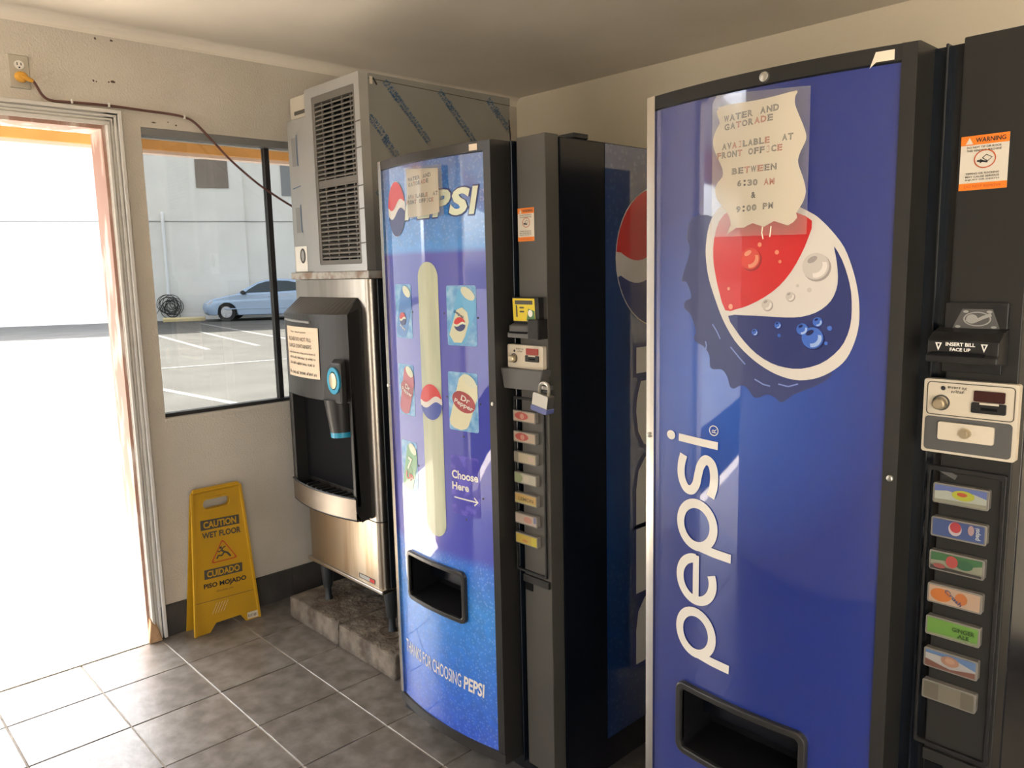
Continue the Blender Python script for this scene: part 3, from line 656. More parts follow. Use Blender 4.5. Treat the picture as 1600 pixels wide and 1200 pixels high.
# collar, ring button, nozzle
mb = MB(); mb.loft([[(.735+u, bcy(.735)+.003, 1.02+v) for u, v in ((-.075, .0), (-.058, .07), (-.03, .14), (.0, .165), (.072, .165), (.072, 0))], [(.735+u, bcy(.735)-.022, 1.02+v) for u, v in ((-.065, .0), (-.048, .065), (-.02, .13), (.01, .15), (.066, .15), (.066, 0))]])
mb.build('button_housing', m_bez, ID, bevel=.006)
YB = bcy(.755)-.022
bring = MB(); bring.loft([[(.762+r*math.cos(t)*.85, YB-o, 1.105+r*math.sin(t)) for r, o in ((.034, 0), (.050, .002), (.050, .010), (.034, .010))] for t in [2*PI*k/28 for k in range(29)]], cap=False)
bo = bring.build('push_button_ring', m_cyan, ID, smooth=True)
MB().loft([[(.762+r*math.cos(t)*.85, YB-o, 1.105+r*math.sin(t)) for t in [2*PI*k/20 for k in range(20)]] for r, o in ((.033, .002), (.030, .012), (.015, .015))]).build('push_button', m_brass, bo, smooth=True)
MB().tube([(.722, 1.100, 1.03), (.726, 1.100, .96), (.731, 1.100, .885)], [.060, .052, .044], 20).build('ice_spout', m_bez, ID, smooth=True)
MB().tube([(.7298, 1.100, .905), (.731, 1.100, .886)], [.0462, .0448], 20, cap=False).build('spout_ring', m_cyan, ID, smooth=True)
MB().tube([(bx0+.02, bcy(.34)+.002, 1.318), (.45, bcy(.45)-.003, 1.316), (.60, bcy(.60)-.003, 1.313)], .005, 6).build('trim_line', m_galv, ID, smooth=True)
# notice on the bezel
PN = thing('ice_notice', 'buff paper notice taped to the black front of the ice dispenser', 'notice', (.47, 1.06, 1.2))
fb = lambda x, z, off=0: (x, bcy(x)-off, z)
pn = decal('sheet', [(.380, 1.096), (.648, 1.098), (.650, 1.293), (.378, 1.294)], fb, .0025, m_paper2, PN, cut=.02)
for s_, z, x, w_, h_ in (('Dear valued guests', 1.268, .425, .14, .009), ('PLEASE DO NOT FILL', 1.238, .402, .20, .015), ('LARGE CONTAINERS', 1.211, .402, .20, .015)):
    text('lettering', s_, fb, x, z, w_, h_, .0032, m_inkg, pn, bold=.008)
for z, x, w_, h_ in ((1.188, .402, .225, .007), (1.168, .402, .225, .009), (1.145, .402, .215, .010), (1.108, .390, .24, .012)):
    scribble('small_print', fb, x, z, w_, h_, .0032, m_inkg, pn, int(z*1000))

# ================================================================== ice maker head on top
IH = thing('ice_maker', 'grey sheet metal ice maker with louvred front and printed protective film', 'ice maker', (.59, 1.52, 1.475))
MB().box(.298, .872, 1.155, 1.872, 1.474, 1.503).build('base_gasket', m_foam, IH, bevel=.004)
MB().box(.312, .872, 1.185, 1.870, 1.503, 2.186).build('body', m_film, IH, bevel=.004)
MB().box(.312, .505, 1.168, 1.186, 1.503, 2.100).build('left_front_panel', m_galv, IH, bevel=.003)
MB().box(.335, .495, 1.176, 1.186, 2.102, 2.185).build('upper_left_panel', m_outlet, IH, bevel=.002)
decal('panel_slot', rrect(.365, .475, 2.115, 2.130, .004, 3), fy(1.176), .0006, m_inkg, IH)
lf = ring2d(rrect(.497, .876, 1.503, 2.186, .004, 2), rrect(.549, .845, 1.528, 2.150, .006, 2), fy(1.186), 0, .038).build('louvre_frame', m_galv, IH)
MB().box(.549, .845, 1.180, 1.186, 1.528, 2.150).build('filter', m_dark, IH)
ring2d(rrect(.549, .845, 1.528, 2.150, .006, 2), rrect(.566, .832, 1.545, 2.125, .004, 2), fy(1.186), .006, .036).build('grille_border', m_louv, IH)
MB().box(.566, .832, 1.152, 1.162, 1.820, 1.842).build('grille_rail', m_louv, IH)
for x in (.602, .672, .742, .800): MB().box(x-.004, x+.004, 1.160, 1.166, 1.545, 2.125).build('grille_upright', m_louv, IH)
sl_ = MB().add([(.566, 1.1515, 1.551), (.832, 1.1515, 1.551), (.832, 1.1515, 1.5565), (.566, 1.1515, 1.5565), (.566, 1.172, 1.562), (.832, 1.172, 1.562), (.832, 1.172, 1.5665), (.566, 1.172, 1.5665)],
               [(0, 1, 2, 3), (4, 7, 6, 5), (0, 4, 5, 1), (3, 2, 6, 7), (0, 3, 7, 4), (1, 5, 6, 2)]).build('slat', m_louv, IH)
for k in range(1, 35):
    if 1.551+.0164*k < 1.815 or 1.551+.0164*k > 1.842: inst(sl_, 0, 0, .0164*k)
fx = lambda y, z, off=0: (.872+off, y, z)
# lapped lid, film print and tape scraps
MB().add([fx(1.19, 2.168, .0012), fx(1.87, 2.156, .0012), fx(1.87, 2.186, .0012), fx(1.19, 2.186, .0012)], [(0, 1, 2, 3)]).build('film_lap', m_film, IH)
strokes('film_seam', [([(1.19, 2.168), (1.87, 2.156)], .003, False)], fx, .0016, m_inkg, IH)
decal('latch_plate', rrect(1.195, 1.207, 2.150, 2.176, .002, 2), fx, .0022, m_wsticker, IH)
strokes('latch_tongue', [([(1.210, 2.172), (1.225, 2.150)], .007, False)], fx, .0022, m_ink, IH)
strokes('film_tear', [([(1.862, 2.10), (1.868, 2.04), (1.87, 2.0)], .006, False)], fx, .0022, m_ink, IH)
for y, z, L_ in ((1.262, 2.205, .09), (1.300, 2.145, .22), (1.508, 2.205, .09), (1.545, 2.145, .22), (1.752, 2.205, .09), (1.790, 2.150, .11), (1.245, 1.985, .20), (1.190, 2.055, .11), (1.49, 1.965, .2), (1.21, 1.80, .2), (1.42, 1.80, .2)):
    mb = MB(); yy, zz = y, min(z, 2.180)
    for r_ in (0, 1): scribble('x', fx, yy-.012*r_*.9, zz-.010*r_-.012, L_, .0115, .0018, m_tealtxt, IH, int(y*999)+r_, -46, mb)
    mb.build('film_print', m_tealtxt, IH)
for x, z0, z1 in ((.372, 1.92, 2.04), (.376, 1.66, 1.77)):
    decal('film_patch', rrect(x-.03, x+.012, z0, z1-.01, .003, 2), fy(1.168), .0008, m_film, IH)
    strokes('film_edge', [([(x+.012, z1), (x+.012, z0+.01), (x+.018, z0)], .005, False)], fy(1.168), .0012, m_tealtxt, IH)
strokes('film_edge', [([(.335, 1.835), (.40, 1.842)], .003, False)], fy(1.168), .0012, m_tealtxt, IH)
decal('badge', rrect(.322, .418, 1.506, 1.606, .002, 2), fy(1.168), .0012, m_socket, IH)
decal('badge_disc', ell(.385, 1.568, .022, .030, 24), fy(1.168), .0020, m_inkg, IH)
decal('badge_emblem', ell(.385, 1.568, .012, .022, 20), fy(1.168), .0028, m_galv, IH)
for z in (2.02, 1.93, 1.80, 1.72, 1.60): strokes('tape_tag', [([(.838, z), (.880, z+.002)], .004, False)], fy(1.148), .0012, m_inkg, IH)

# ================================================================== vending machines
W_, DL = .497, .03
def bow(x): return -DL*(1-((x-W_/2)/(W_/2))**2)
PAPER2 = [(.1773,1.7671),(.1757,1.7532),(.1798,1.74),(.1722,1.7285),(.1666,1.7134),(.1688,1.6971),(.177,1.6801),(.1871,1.6614),(.1874,1.6471),(.1778,1.6384),(.1721,1.626),(.1764,1.6095),(.1904,1.5938),(.2022,1.5785),(.2063,1.5622),(.199,1.5464),(.2176,1.5568),(.2323,1.556),(.2499,1.5629),(.2709,1.5555),(.2891,1.5643),(.3136,1.5556),(.329,1.5674),(.3272,1.5751),(.3375,1.5909),(.3424,1.6083),(.3378,1.6294),(.3312,1.6463),(.3277,1.66),(.3319,1.6743),(.339,1.6881),(.3401,1.6996),(.3335,1.7179),(.3253,1.7365),(.3197,1.7519),(.3205,1.7633),(.3227,1.7711),(.2883,1.7685),(.2518,1.7671),(.213,1.768)]
RING = [(.1546,1.565),(.148,1.5295),(.1492,1.4992),(.1563,1.4663),(.1713,1.4289),(.1887,1.3925),(.2137,1.3568),(.2429,1.3308),(.2743,1.3112),(.3054,1.2988),(.3372,1.2945),(.3682,1.3012),(.3936,1.3159),(.412,1.335),(.4237,1.3629),(.4293,1.3922),(.4288,1.4221),(.4247,1.4509),(.4158,1.4837),(.4025,1.5163),(.3827,1.5432),(.3627,1.5638),(.3489,1.5739),(.3172,1.5906),(.2773,1.6042),(.2288,1.6092),(.194,1.6043),(.1698,1.5892)]
RED = [(.1665,1.5392),(.1651,1.5069),(.1704,1.4767),(.1794,1.4442),(.1933,1.411),(.2165,1.4135),(.2407,1.4208),(.2711,1.4357),(.297,1.4545),(.3178,1.4787),(.3339,1.507),(.3454,1.5349),(.3503,1.5614),(.3231,1.5766),(.2835,1.591),(.2354,1.5956),(.1996,1.5893),(.177,1.5706)]
BLUE = [(.1994,1.401),(.2335,1.4029),(.272,1.4023),(.3094,1.4011),(.3371,1.4028),(.361,1.4102),(.3787,1.4227),(.3894,1.438),(.3947,1.4578),(.3939,1.4811),(.3901,1.5039),(.3873,1.5184),(.3999,1.4969),(.4096,1.4705),(.4158,1.4447),(.4179,1.4151),(.4163,1.3888),(.408,1.3623),(.3927,1.3415),(.3706,1.3246),(.3398,1.3146),(.3118,1.3149),(.286,1.321),(.2587,1.3352),(.2342,1.3556),(.2152,1.3768)]
CAPO = [(.1159,1.5814),(.1023,1.5468),(.1105,1.5203),(.0905,1.4666),(.1034,1.4617),(.1148,1.434),(.1007,1.4265),(.0976,1.4131),(.1137,1.4001),(.1265,1.3703),(.1221,1.3579),(.1268,1.3496),(.1451,1.3423),(.1587,1.3263),(.1605,1.306),(.1693,1.3007),(.1862,1.3021),(.1989,1.2901),(.2047,1.2728),(.2143,1.269),(.2273,1.2761),(.2404,1.2727),(.2534,1.2577),(.2647,1.2576),(.2803,1.2649),(.296,1.2596),(.3032,1.2535),(.3112,1.2554),(.3268,1.2681),(.3507,1.2802),(.3748,1.293),(.3897,1.3113),(.3369,1.3045),(.2787,1.3285),(.2145,1.3824),(.179,1.4627),(.1638,1.5324),(.1629,1.5783)]

def globe(fm, cu, cv, ru, rv, off, parent, cut=0, mr=None, mw=None, mbk=None, tilt=.25):
    """round emblem: red crown, white wave, blue base"""
    mr, mw, mbk = mr or m_logor, mw or m_logow, mbk or m_logob
    decal('emblem_white', ell(cu, cv, ru, rv, 36), fm, off, mw, parent, cut)
    def wave(x, k): return .20*math.sin(x*PI*.95)*(1 if k > 0 else 1)+k
    n = 20
    for k, mt, nm, up_ in ((.16, mr, 'emblem_red', True), (-.16, mbk, 'emblem_blue', False)):
        xs = [-1+2*i/n for i in range(n+1)]; w = [(x, wave(x, k)) for x in xs if x*x+wave(x, k)**2 < .99]
        a0 = math.atan2(w[-1][1], w[-1][0]); a1 = math.atan2(w[0][1], w[0][0])
        if up_:
            if a1 < a0: a1 += 2*PI
        else:
            if a1 > a0: a1 -= 2*PI
        arc = [(math.cos(a0+(a1-a0)*i/18), math.sin(a0+(a1-a0)*i/18)) for i in range(19)]
        decal(nm, [(cu+x*ru*.985, cv+y*rv*.985) for x, y in w+arc], fm, off+.0006, mt, parent, cut)

def can_card(fm, x0, x1, z0, z1, kind, parent, left):
    c = decal('picture_card', rrect(x0, x1, z0, z1, .006, 3), fm, .0016, m_card, parent, cut=.02)
    w, h = x1-x0, z1-z0; q = lambda a, b: (x0+a*w, z0+b*h)
    bodyc = {'blue': m_c_blue, 'silver': m_c_silver, 'red': m_c_red, 'cream': m_c_cream, 'green': m_c_green}[kind]
    decal('can_body', [q(*p) for p in ((.02, .17), (.05, .09), (.19, .035), (.42, .015), (.60, .045), (.68, .10), (.995, .60), (.995, .80), (.52, .965), (.40, .90))], fm, .0022, bodyc, c, cut=.02)
    decal('can_lid', ell(*q(.745, .865), .25*w, .085*h, 22, -.55), fm, .0030, m_c_lid, c, cut=.02)
    if kind in ('blue', 'silver'):
        if kind == 'silver': decal('can_label', [q(*p) for p in ((.08, .18), (.24, .05), (.50, .05), (.62, .16), (.76, .40), (.72, .56), (.55, .64), (.36, .60))], fm, .0028, m_c_silver2, c, cut=.02)
        globe(fm, *q(.46, .36), .20*w, .12*h, .0032, c, cut=.02, mw=m_lg)
        text('can_lettering', 'pepsi', fm, *q(.26, .22 if kind == 'blue' else .55), .34*w, .06*h, .0034, m_lw if kind == 'blue' else m_logob, c, -28, bold=.02)
    elif kind in ('red', 'cream'):
        decal('can_label', ell(*q(.53, .50), .40*w, .17*h, 24, -.35), fm, .0026, m_c_maroon, c, cut=.02)
        text('can_lettering', 'Dr', fm, *q(.44, .535), .30*w, .095*h, .0034, m_lw, c, -18, bold=.02)
        text('can_lettering', 'Pepper', fm, *q(.20, .465), .66*w, .10*h, .0034, m_lw, c, -18, bold=.02)
    else:
        decal('can_label', ell(*q(.47, .42), .2*w, .12*h, 20, -.3), fm, .0026, m_c_dg, c, cut=.02)
        text('can_lettering', '7', fm, *q(.34, .45), .26*w, .26*h, .0034, m_lg, c, -15, bold=.03)
        text('can_lettering', 'UP', fm, *q(.24, .27), .46*w, .14*h, .0034, m_logor, c, -15, bold=.03)
m_c_blue = flat('can_blue', (58, 120, 190), .3, .5); m_c_silver = flat('can_sky', (92, 168, 214), .3, .5); m_c_silver2 = flat('can_silver', (206, 206, 178), .3, .5)
m_c_red = flat('can_red', (170, 66, 84), .3, .5); m_c_cream = flat('can_cream', (214, 210, 178), .3, .5); m_c_green = flat('can_green', (84, 150, 96), .3, .5)
m_c_lid = flat('can_lid', (206, 208, 182), .35, .4); m_c_maroon = flat('can_maroon', (160, 58, 62), .3, .4); m_c_dg = flat('can_dark_green', (60, 128, 66), .3, .4)

def warning_sticker(fm, u0, u1, v0, v1, root, big):
    s = decal('warning_sticker', rrect(u0, u1, v0, v1, .001, 2), fm, .0008, m_wsticker, root); w, h = u1-u0, v1-v0
    hi = decal('sticker_header', [(u0, v1-.17*h), (u1, v1-.17*h), (u1, v1), (u0, v1)], fm, .0013, m_osticker, s)
    decal('sticker_footer', [(u0, v0), (u1, v0), (u1, v0+.13*h), (u0, v0+.13*h)], fm, .0013, m_osticker, s)
    decal('alert_triangle', [(u0+.10*w, v1-.155*h), (u0+.26*w, v1-.155*h), (u0+.18*w, v1-.03*h)], fm, .0018, m_wsticker, s)
    text('lettering', 'WARNING', fm, u0+.31*w, v1-.13*h, .62*w, .085*h, .0018, m_ink, s, bold=.02)
    for k, t in enumerate(('DO NOT TIP OR ROCK', 'THIS VENDING MACHINE')): text('lettering', t, fm, u0+.13*w, v1-(.235+.06*k)*h, .72*w, .038*h, .0014, m_inkg, s, bold=.02)
    for k, t in enumerate(('TIPPING OR ROCKING', 'MAY CAUSE SERIOUS', 'INJURY OR DEATH')): text('lettering', t, fm, u0+.13*w, v0+(.285-.058*k)*h, .70*w, .036*h, .0014, m_inkg, s, bold=.02)
    text('lettering', 'DO NOT REMOVE', fm, u0+.12*w, v0+.04*h, .76*w, .05*h, .0018, m_redink, s)
    R_ = .20*w; cu, cv = u0+.52*w, v0+.56*h
    ring2d(ell(cu, cv, R_*1.15, R_*1.05), ell(cu, cv, R_*1.03, R_*.93), fm, .001, .0015).build('prohibition_ring', m_redink, s)
    strokes('tipping_machine_drawing', [([(cu-.05*w, cv+.02*h), (cu+.03*w, cv+.075*h), (cu+.15*w, cv+.02*h), (cu+.06*w, cv-.045*h), (cu-.05*w, cv+.02*h)], .0012, False), ([(cu-.16*w, cv-.03*h), (cu-.04*w, cv-.04*h), (cu+.06*w, cv-.06*h)], .0026, False), ([(cu-.10*w, cv-.01*h), (cu-.03*w, cv-.03*h), (cu-.10*w, cv-.07*h)], .0018, False)], fm, .0016, m_ink, s)

BTN2 = [[('bg', (186, 190, 176)), ('p', (104, 120, 176), [(0, 1), (1, 1), (1, .55), (.75, .75), (.5, .6), (.25, .72), (0, .62)]), ('p', (150, 150, 130), [(0, 0), (1, 0), (1, .22), (0, .14)]), ('e', (186, 190, 70), .56, .56, .22, .30), ('e', (188, 90, 60), .54, .62, .10, .12)],
        [('bg', (74, 92, 140)), ('e', (206, 190, 190), .44, .56, .13, .42), ('e', (186, 70, 76), .45, .66, .11, .32), ('e', (180, 150, 150), .75, .66, .06, .3), ('t', 'pepsi', (200, 205, 210), .94, .18, .7, .12, 90)],
        [('bg', (150, 150, 128)), ('p', (72, 116, 76), [(0, .5), (0, 1), (1, 1), (1, .7), (.7, .45), (.35, .6)]), ('e', (60, 104, 74), .66, .55, .17, .3), ('e', (186, 84, 78), .42, .60, .12, .36), ('p', (64, 60, 58), [(0, 0), (1, 0), (1, .12), (0, .22)]), ('e', (160, 90, 84), .18, .22, .12, .14)],
        [('bg', (196, 166, 140)), ('e', (206, 122, 62), .24, .48, .21, .40), ('e', (196, 118, 66), .64, .52, .12, .36), ('t', 'Crush', (96, 92, 122), .30, .75, .42, .26, -38)],
        [('bg', (112, 158, 72)), ('p', (132, 148, 104), [(0, 0), (1, 0), (1, .16), (0, .10)]), ('t', 'GINGER', (62, 84, 44), .50, .50, .44, .26, 0), ('t', 'ALE', (62, 84, 44), .62, .18, .22, .24, 0)],
        [('bg', (176, 172, 168)), ('p', (98, 126, 166), [(.0, 1), (1, 1), (1, .45), (.6, .8), (0, .8)]), ('p', (122, 84, 72), [(0, 0), (1, 0), (1, .35), (.5, .12), (0, .42)]), ('e', (172, 130, 108), .5, .62, .18, .32), ('e', (190, 150, 126), .5, .66, .10, .16)],
        [('bg', (128, 122, 106)), ('p', (108, 102, 88), [(0, 0), (.3, 0), (.3, 1), (0, 1)]), ('p', (110, 104, 90), [(.75, 0), (1, 0), (1, 1), (.75, 1)])]]
BTN1 = [[('bg', (200, 176, 152)), ('e', (196, 84, 72), .38, .55, .32, .42), ('e', (214, 150, 130), .42, .52, .10, .3)],
        [('bg', (200, 178, 152)), ('e', (192, 80, 70), .38, .55, .32, .42), ('e', (214, 150, 130), .42, .52, .10, .3)],
        [('bg', (196, 180, 150)), ('p', (150, 142, 124), [(0, 0), (.2, 0), (.2, 1), (0, 1)]), ('e', (206, 180, 160), .8, .55, .14, .3)],
        [('bg', (190, 184, 164)), ('p', (150, 160, 116), [(0, 0), (.28, 0), (.4, .5), (.28, 1), (0, 1)]), ('e', (204, 190, 172), .55, .52, .15, .38)],
        [('bg', (206, 166, 92)), ('t', 'LEMON', (120, 110, 60), .16, .28, .72, .40, 0), ('p', (196, 180, 110), [(0, 0), (1, 0), (1, .2), (0, .25)])],
        [('bg', (190, 172, 156)), ('e', (196, 140, 120), .6, .5, .2, .36), ('p', (120, 126, 160), [(.88, .35), (1, .35), (1, 1), (.88, 1)])],
        [('bg', (204, 176, 70)), ('p', (212, 196, 60), [(.75, 0), (1, 0), (1, 1), (.75, 1)]), ('e', (204, 140, 70), .45, .35, .14, .16)]]
BMC = {}
def bcol(c):
    if c not in BMC: BMC[c] = mat('label_print_%d_%d_%d' % c, tuple(.68*v for v in srgb(*c)), .4)
    return BMC[c]

def vending(name, label, ox, oy, second):
    root = thing(name, label, 'vending machine', (ox, oy, 0), 'drink vending machines')
    fd = lambda x, z, off=0: (ox+x, oy+bow(x)-off, z)
    fc = lambda x, z, off=0: (ox+x, oy+.037-off, z)
    fs = lambda y, z, off=0: (ox+.645+off, oy+y, z)
    B = lambda x0, x1, y0, y1, z0, z1: MB().box(ox+x0, ox+x1, oy+y0, oy+y1, z0, z1)
    art = m_art2 if second else m_art1
    frame_m = m_ctl if second else m_alum
    # cabinet, feet, plinth
    B(-.055, .645, .088, .86, .05, 1.815).build('cabinet', m_cab, root, bevel=.004)
    for fx_, fy_ in ((-.01, .16), (.60, .16), (-.01, .80), (.60, .80)): MB().tube([(ox+fx_, oy+fy_, .052), (ox+fx_, oy+fy_, .012), (ox+fx_, oy+fy_, 0)], [.014, .016, .028], 12).build('foot', m_rubber, root, smooth=True)
    if not second:
        B(-.118, .02, .086, .20, 0, .058).build('base_bracket', m_sided, root, bevel=.003)
    B(.565, .645, .14, .195, 1.815, 1.828).build('hinge_bracket', m_cab, root, bevel=.002)
    # bowed door: side walls, back
    N = 20; xs = [W_*k/N for k in range(N+1)]
    prof = [(x, bow(x)+.001) for x in xs]+[(W_, .086), (0, .086)]
    cx0, cx1, cz0, cz1 = .090, .372, .500, .655           # chute opening (outer frame)
    mb = MB(); zb, zt = .118, 1.818
    n_ = len(prof)
    side_pts = [[(ox+x, oy+y, z) for x, y in prof] for z in (zb, zt)]
    mb.add(side_pts[0]+side_pts[1], [(k, (k+1) % n_, n_+(k+1) % n_, n_+k) for k in range(N, n_)])
    for r_ in side_pts: mb.add(r_, [list(t) for t in tessellate_polygon([[Vector(p) for p in r_]])])
    door = mb.build('door', frame_m, root)
    # frame members
    po = (.0, W_, .118, 1.818); pi_ = (.022, .476, .150, 1.790)
    def member(nm, u0, u1, v0, v1, mt, off):
        mb = MB(); k_ = max(2, int((u1-u0)/.024)); X_ = [u0+(u1-u0)*i/k_ for i in range(k_+1)]
        mb.loft([[fd(x, v0, -.001), fd(x, v1, -.001), fd(x, v1-.002, off), fd(x, v0+.002, off)] for x in X_])
        return mb.build(nm, mt, door)
    member('top_frame', .022, .476, pi_[3], po[3], frame_m, .007); member('bottom_frame', .0, W_, po[2], pi_[2], m_alum, .007)
    member('left_frame', 0, .022, pi_[2], po[3], m_chrome, .009); member('right_frame', .476, W_, pi_[2], po[3], frame_m, .009)
    # printed panel with the chute opening left out
    gx = sorted(set([pi_[0]+(pi_[1]-pi_[0])*k/24 for k in range(25)]+[cx0+.012, cx1-.012])); gz = [pi_[2], cz0+.012, cz1-.012, 1.0, 1.4, pi_[3]]
    mb = MB(); V = [fd(x, z, .001) for z in gz for x in gx]; nx = len(gx); F = []
    for a in range(len(gz)-1):
        for b in range(nx-1):
            if gz[a] >= cz0+.011 and gz[a+1] <= cz1-.011 and gx[b] >= cx0+.011 and gx[b+1] <= cx1-.011: continue
            F.append((a*nx+b, a*nx+b+1, (a+1)*nx+b+1, (a+1)*nx+b))
    pan = mb.add(V, F).build('art_panel', art, root, smooth=True)
    # delivery chute
    def dens(pts, n=6):
        out = []
        for i in range(len(pts)):
            a, b = pts[i], pts[(i+1) % len(pts)]; k_ = n if math.dist(a, b) > .05 else 1
            out += [(a[0]+(b[0]-a[0])*t/k_, a[1]+(b[1]-a[1])*t/k_) for t in range(k_)]
        return out
    A_ = dens(rrect(cx0, cx1, cz0, cz1, .020, 5)); B_ = dens(rrect(cx0+.014, cx1-.014, cz0+.014, cz1-.014, .010, 5))
    ring2d(A_, B_, fd, -.002, .012).build('chute_frame', m_bez if second else m_alum, root, bevel=.003)
    mb = MB(); I0 = [fd(*p, .004) for p in B_]; I1 = [(ox+x, oy+.078, z+.01) for x, z in B_]
    mb.add(I0+I1, [(k, (k+1) % len(B_), len(B_)+(k+1) % len(B_), len(B_)+k) for k in range(len(B_))]); mb.poly(I1)
    ch = mb.build('delivery_chute', m_dark, root)
    B(cx0+.02, cx1-.02, .045, .052, cz0+.06, cz1-.010).build('chute_flap', m_cab, ch, bevel=.002)
    MB().tube([(ox+cx0+.05, oy+.040, cz1-.05), (ox+cx0+.05, oy+.05, cz1-.05)], .004, 8).build('flap_screw', m_steel2, ch)
    if not second: MB().tube([(ox+.295, oy+.030, cz1-.02), (ox+.295, oy+.030, cz1-.068), (ox+.287, oy+.026, cz1-.072)], .0022, 6).build('return_hook', m_socket, ch)
    # channel and control column
    B(W_, .545, .060, .088, .118, 1.815).build('channel', m_chan, root)
    B(.519, .523, .040, .062, .118, 1.815).build('channel_ridge', m_chan, root, bevel=.001, seg=1)
    ctl = B(.545, .645, .037, .083, .13, 1.818).build('control_column', m_ctl if second else m_ctl1, root, bevel=.002)
    B(.548, .640, .083, .088, .13, 1.812).build('column_gasket', m_dark, root)
    dz = .013 if second else 0; dx = .013 if second else 0
    warning_sticker(fc, .549 if second else .546, .613 if second else .604, .0+(1.595 if second else 1.563), 1.674 if second else 1.645, root, second)
    # bill validator
    if second:
        B(.541, .628, .031, .040, 1.375, 1.428).build('validator_plate', m_blk, root, bevel=.002)
        decal('validator_emblem', [(.552, 1.386), (.619, 1.386), (.607, 1.418), (.566, 1.418)], fc, .0068, m_greyp, root)
        f6 = lambda x, z, off=0: (ox+x, oy+.031-off, z)
        ring2d(ell(.587, 1.403, .019, .011), ell(.587, 1.403, .017, .0095), f6, .001, .0018).build('emblem_ring', m_galv, root)
        decal('emblem_disc', ell(.580, 1.403, .008, .007), f6, .002, m_galv, root)
        strokes('emblem_swoosh', [([(.572, 1.402), (.585, 1.400), (.596, 1.406), (.606, 1.410)], .005, False)], f6, .0024, m_galv, root)
        for a, b in ((.561, 1.391), (.610, 1.391), (.571, 1.414), (.603, 1.414)): decal('emblem_dot', ell(a, b, .004, .002, 10), f6, .0015, m_galv, root)
        # box with sloping top and slot
        P = [(.533, 1.337), (.625, 1.337)]
        mb = MB(); mb.loft([[(ox+x, oy+y, z) for y, z in ((.037, 1.334), (-.018, 1.340), (-.018, 1.350), (-.012, 1.352), (-.012, 1.372), (.010, 1.384), (.037, 1.390))] for x in (.533, .630)])
        vb = mb.build('bill_validator', m_blk, root, bevel=.002)
        f7 = lambda x, z, off=0: (ox+x, oy-.012-off, z)
        B(.540, .612, -.0185, -.010, 1.3500, 1.3545).build('bill_slot', m_dark, vb)
        text('lettering', 'INSERT BILL', f7, .559, 1.3645, .040, .0055, .0012, m_socket, vb, bold=.03); text('lettering', 'FACE UP', f7, .565, 1.3570, .028, .0050, .0012, m_socket, vb, bold=.03)
        for a in (.549, .611): ring2d([(a-.0045, 1.369), (a+.0045, 1.369), (a, 1.357)], [(a-.0022, 1.3676), (a+.0022, 1.3676), (a, 1.361)], f7, .0008, .0014).build('arrow_mark', m_socket, vb)
        B(.540, .622, .034, .040, 1.320, 1.336).build('validator_chin', m_blk, root, bevel=.001)
    else:
        MB().loft([[(ox+x, oy+y, z) for y, z in ((.037, 1.360), (.020, 1.360), (.017, 1.424), (.037, 1.424))] for x in (.538, .632)]).build('validator_lamp_box', m_blk, root, bevel=.002)
        f5 = lambda x, z, off=0: (ox+x, oy+.020-.003*(z-1.36)/.064-off, z)
        ys = decal('price_label', rrect(.541, .620, 1.364, 1.421, .002, 2), f5, .001, m_ysticker, root)
        decal('label_band', [(.550, 1.406), (.613, 1.406), (.613, 1.416), (.550, 1.416)], f5, .0016, m_inkg, ys)
        decal('label_green_corner', [(.589, 1.366), (.619, 1.366), (.619, 1.390), (.597, 1.396)], f5, .0016, bcol((96, 150, 90)), ys)
        strokes('label_arrow', [([(.555, 1.404), (.555, 1.374)], .005, False), ([(.566, 1.398), (.582, 1.398)], .004, False), ([(.566, 1.388), (.582, 1.388)], .004, False)], f5, .0018, m_inkg, ys)
        decal('label_note', ell(.604, 1.384, .008, .009), f5, .0022, m_socket, ys)
        MB().loft([[(ox+x, oy+y, z) for y, z in ((.037, 1.318), (.006, 1.322), (.006, 1.334), (.012, 1.336), (.012, 1.352), (.037, 1.362))] for x in (.530, .607)]).build('bill_validator', m_greyp, root, bevel=.002)
        B(.536, .600, .0054, .012, 1.333, 1.337).build('bill_slot', m_dark, root)
        B(.607, .646, .002, .037, 1.320, 1.370).build('validator_cheek', m_blk, root, bevel=.003)
    # coin panel
    u0, u1 = (.519, .650) if second else (.509, .638)
    if second:
        cp = MB().loft([[fc(*p, o) for p in rrect(u0, u1, 1.191, 1.308, .004)] for o in (-.004, .012)]).build('coin_panel', m_ivory, root, bevel=.002)
        f2 = lambda x, z, off=0: (ox+x, oy+.025-off, z)
        ring2d(rrect(.524, .646, 1.2515, 1.304, .006), rrect(.5252, .6448, 1.2527, 1.3028, .005), f2, .0006, .0012).build('panel_outline', m_inkg, cp)
        decal('lower_field', rrect(.523, .645, 1.195, 1.249, .006), f2, .0010, m_greyp, cp)
        MB().loft([[f2(*p, o) for p in rrect(.544, .622, 1.214, 1.242, .003)] for o in (.001, .006)]).build('lock_plate', m_ivory, cp, bevel=.001)
        MB().tube([f2(.584, 1.228, .006), f2(.584, 1.228, .012)], .008, 16).build('lock_ring', m_brass, cp, smooth=True)
        MB().tube([f2(.584, 1.228, .011), f2(.584, 1.228, .0145)], .004, 12).build('lock_barrel', m_brass, cp)
        kz, kx = 1.2705, .5443
    else:
        cp = MB().loft([[fc(*p, o) for p in rrect(u0, u1, 1.242, 1.302, .004)] for o in (-.004, .012)]).build('coin_panel', m_ivory, root, bevel=.002)
        f2 = lambda x, z, off=0: (ox+x, oy+.025-off, z); kz, kx = 1.266, .533
    ddx = -.011 if not second else 0
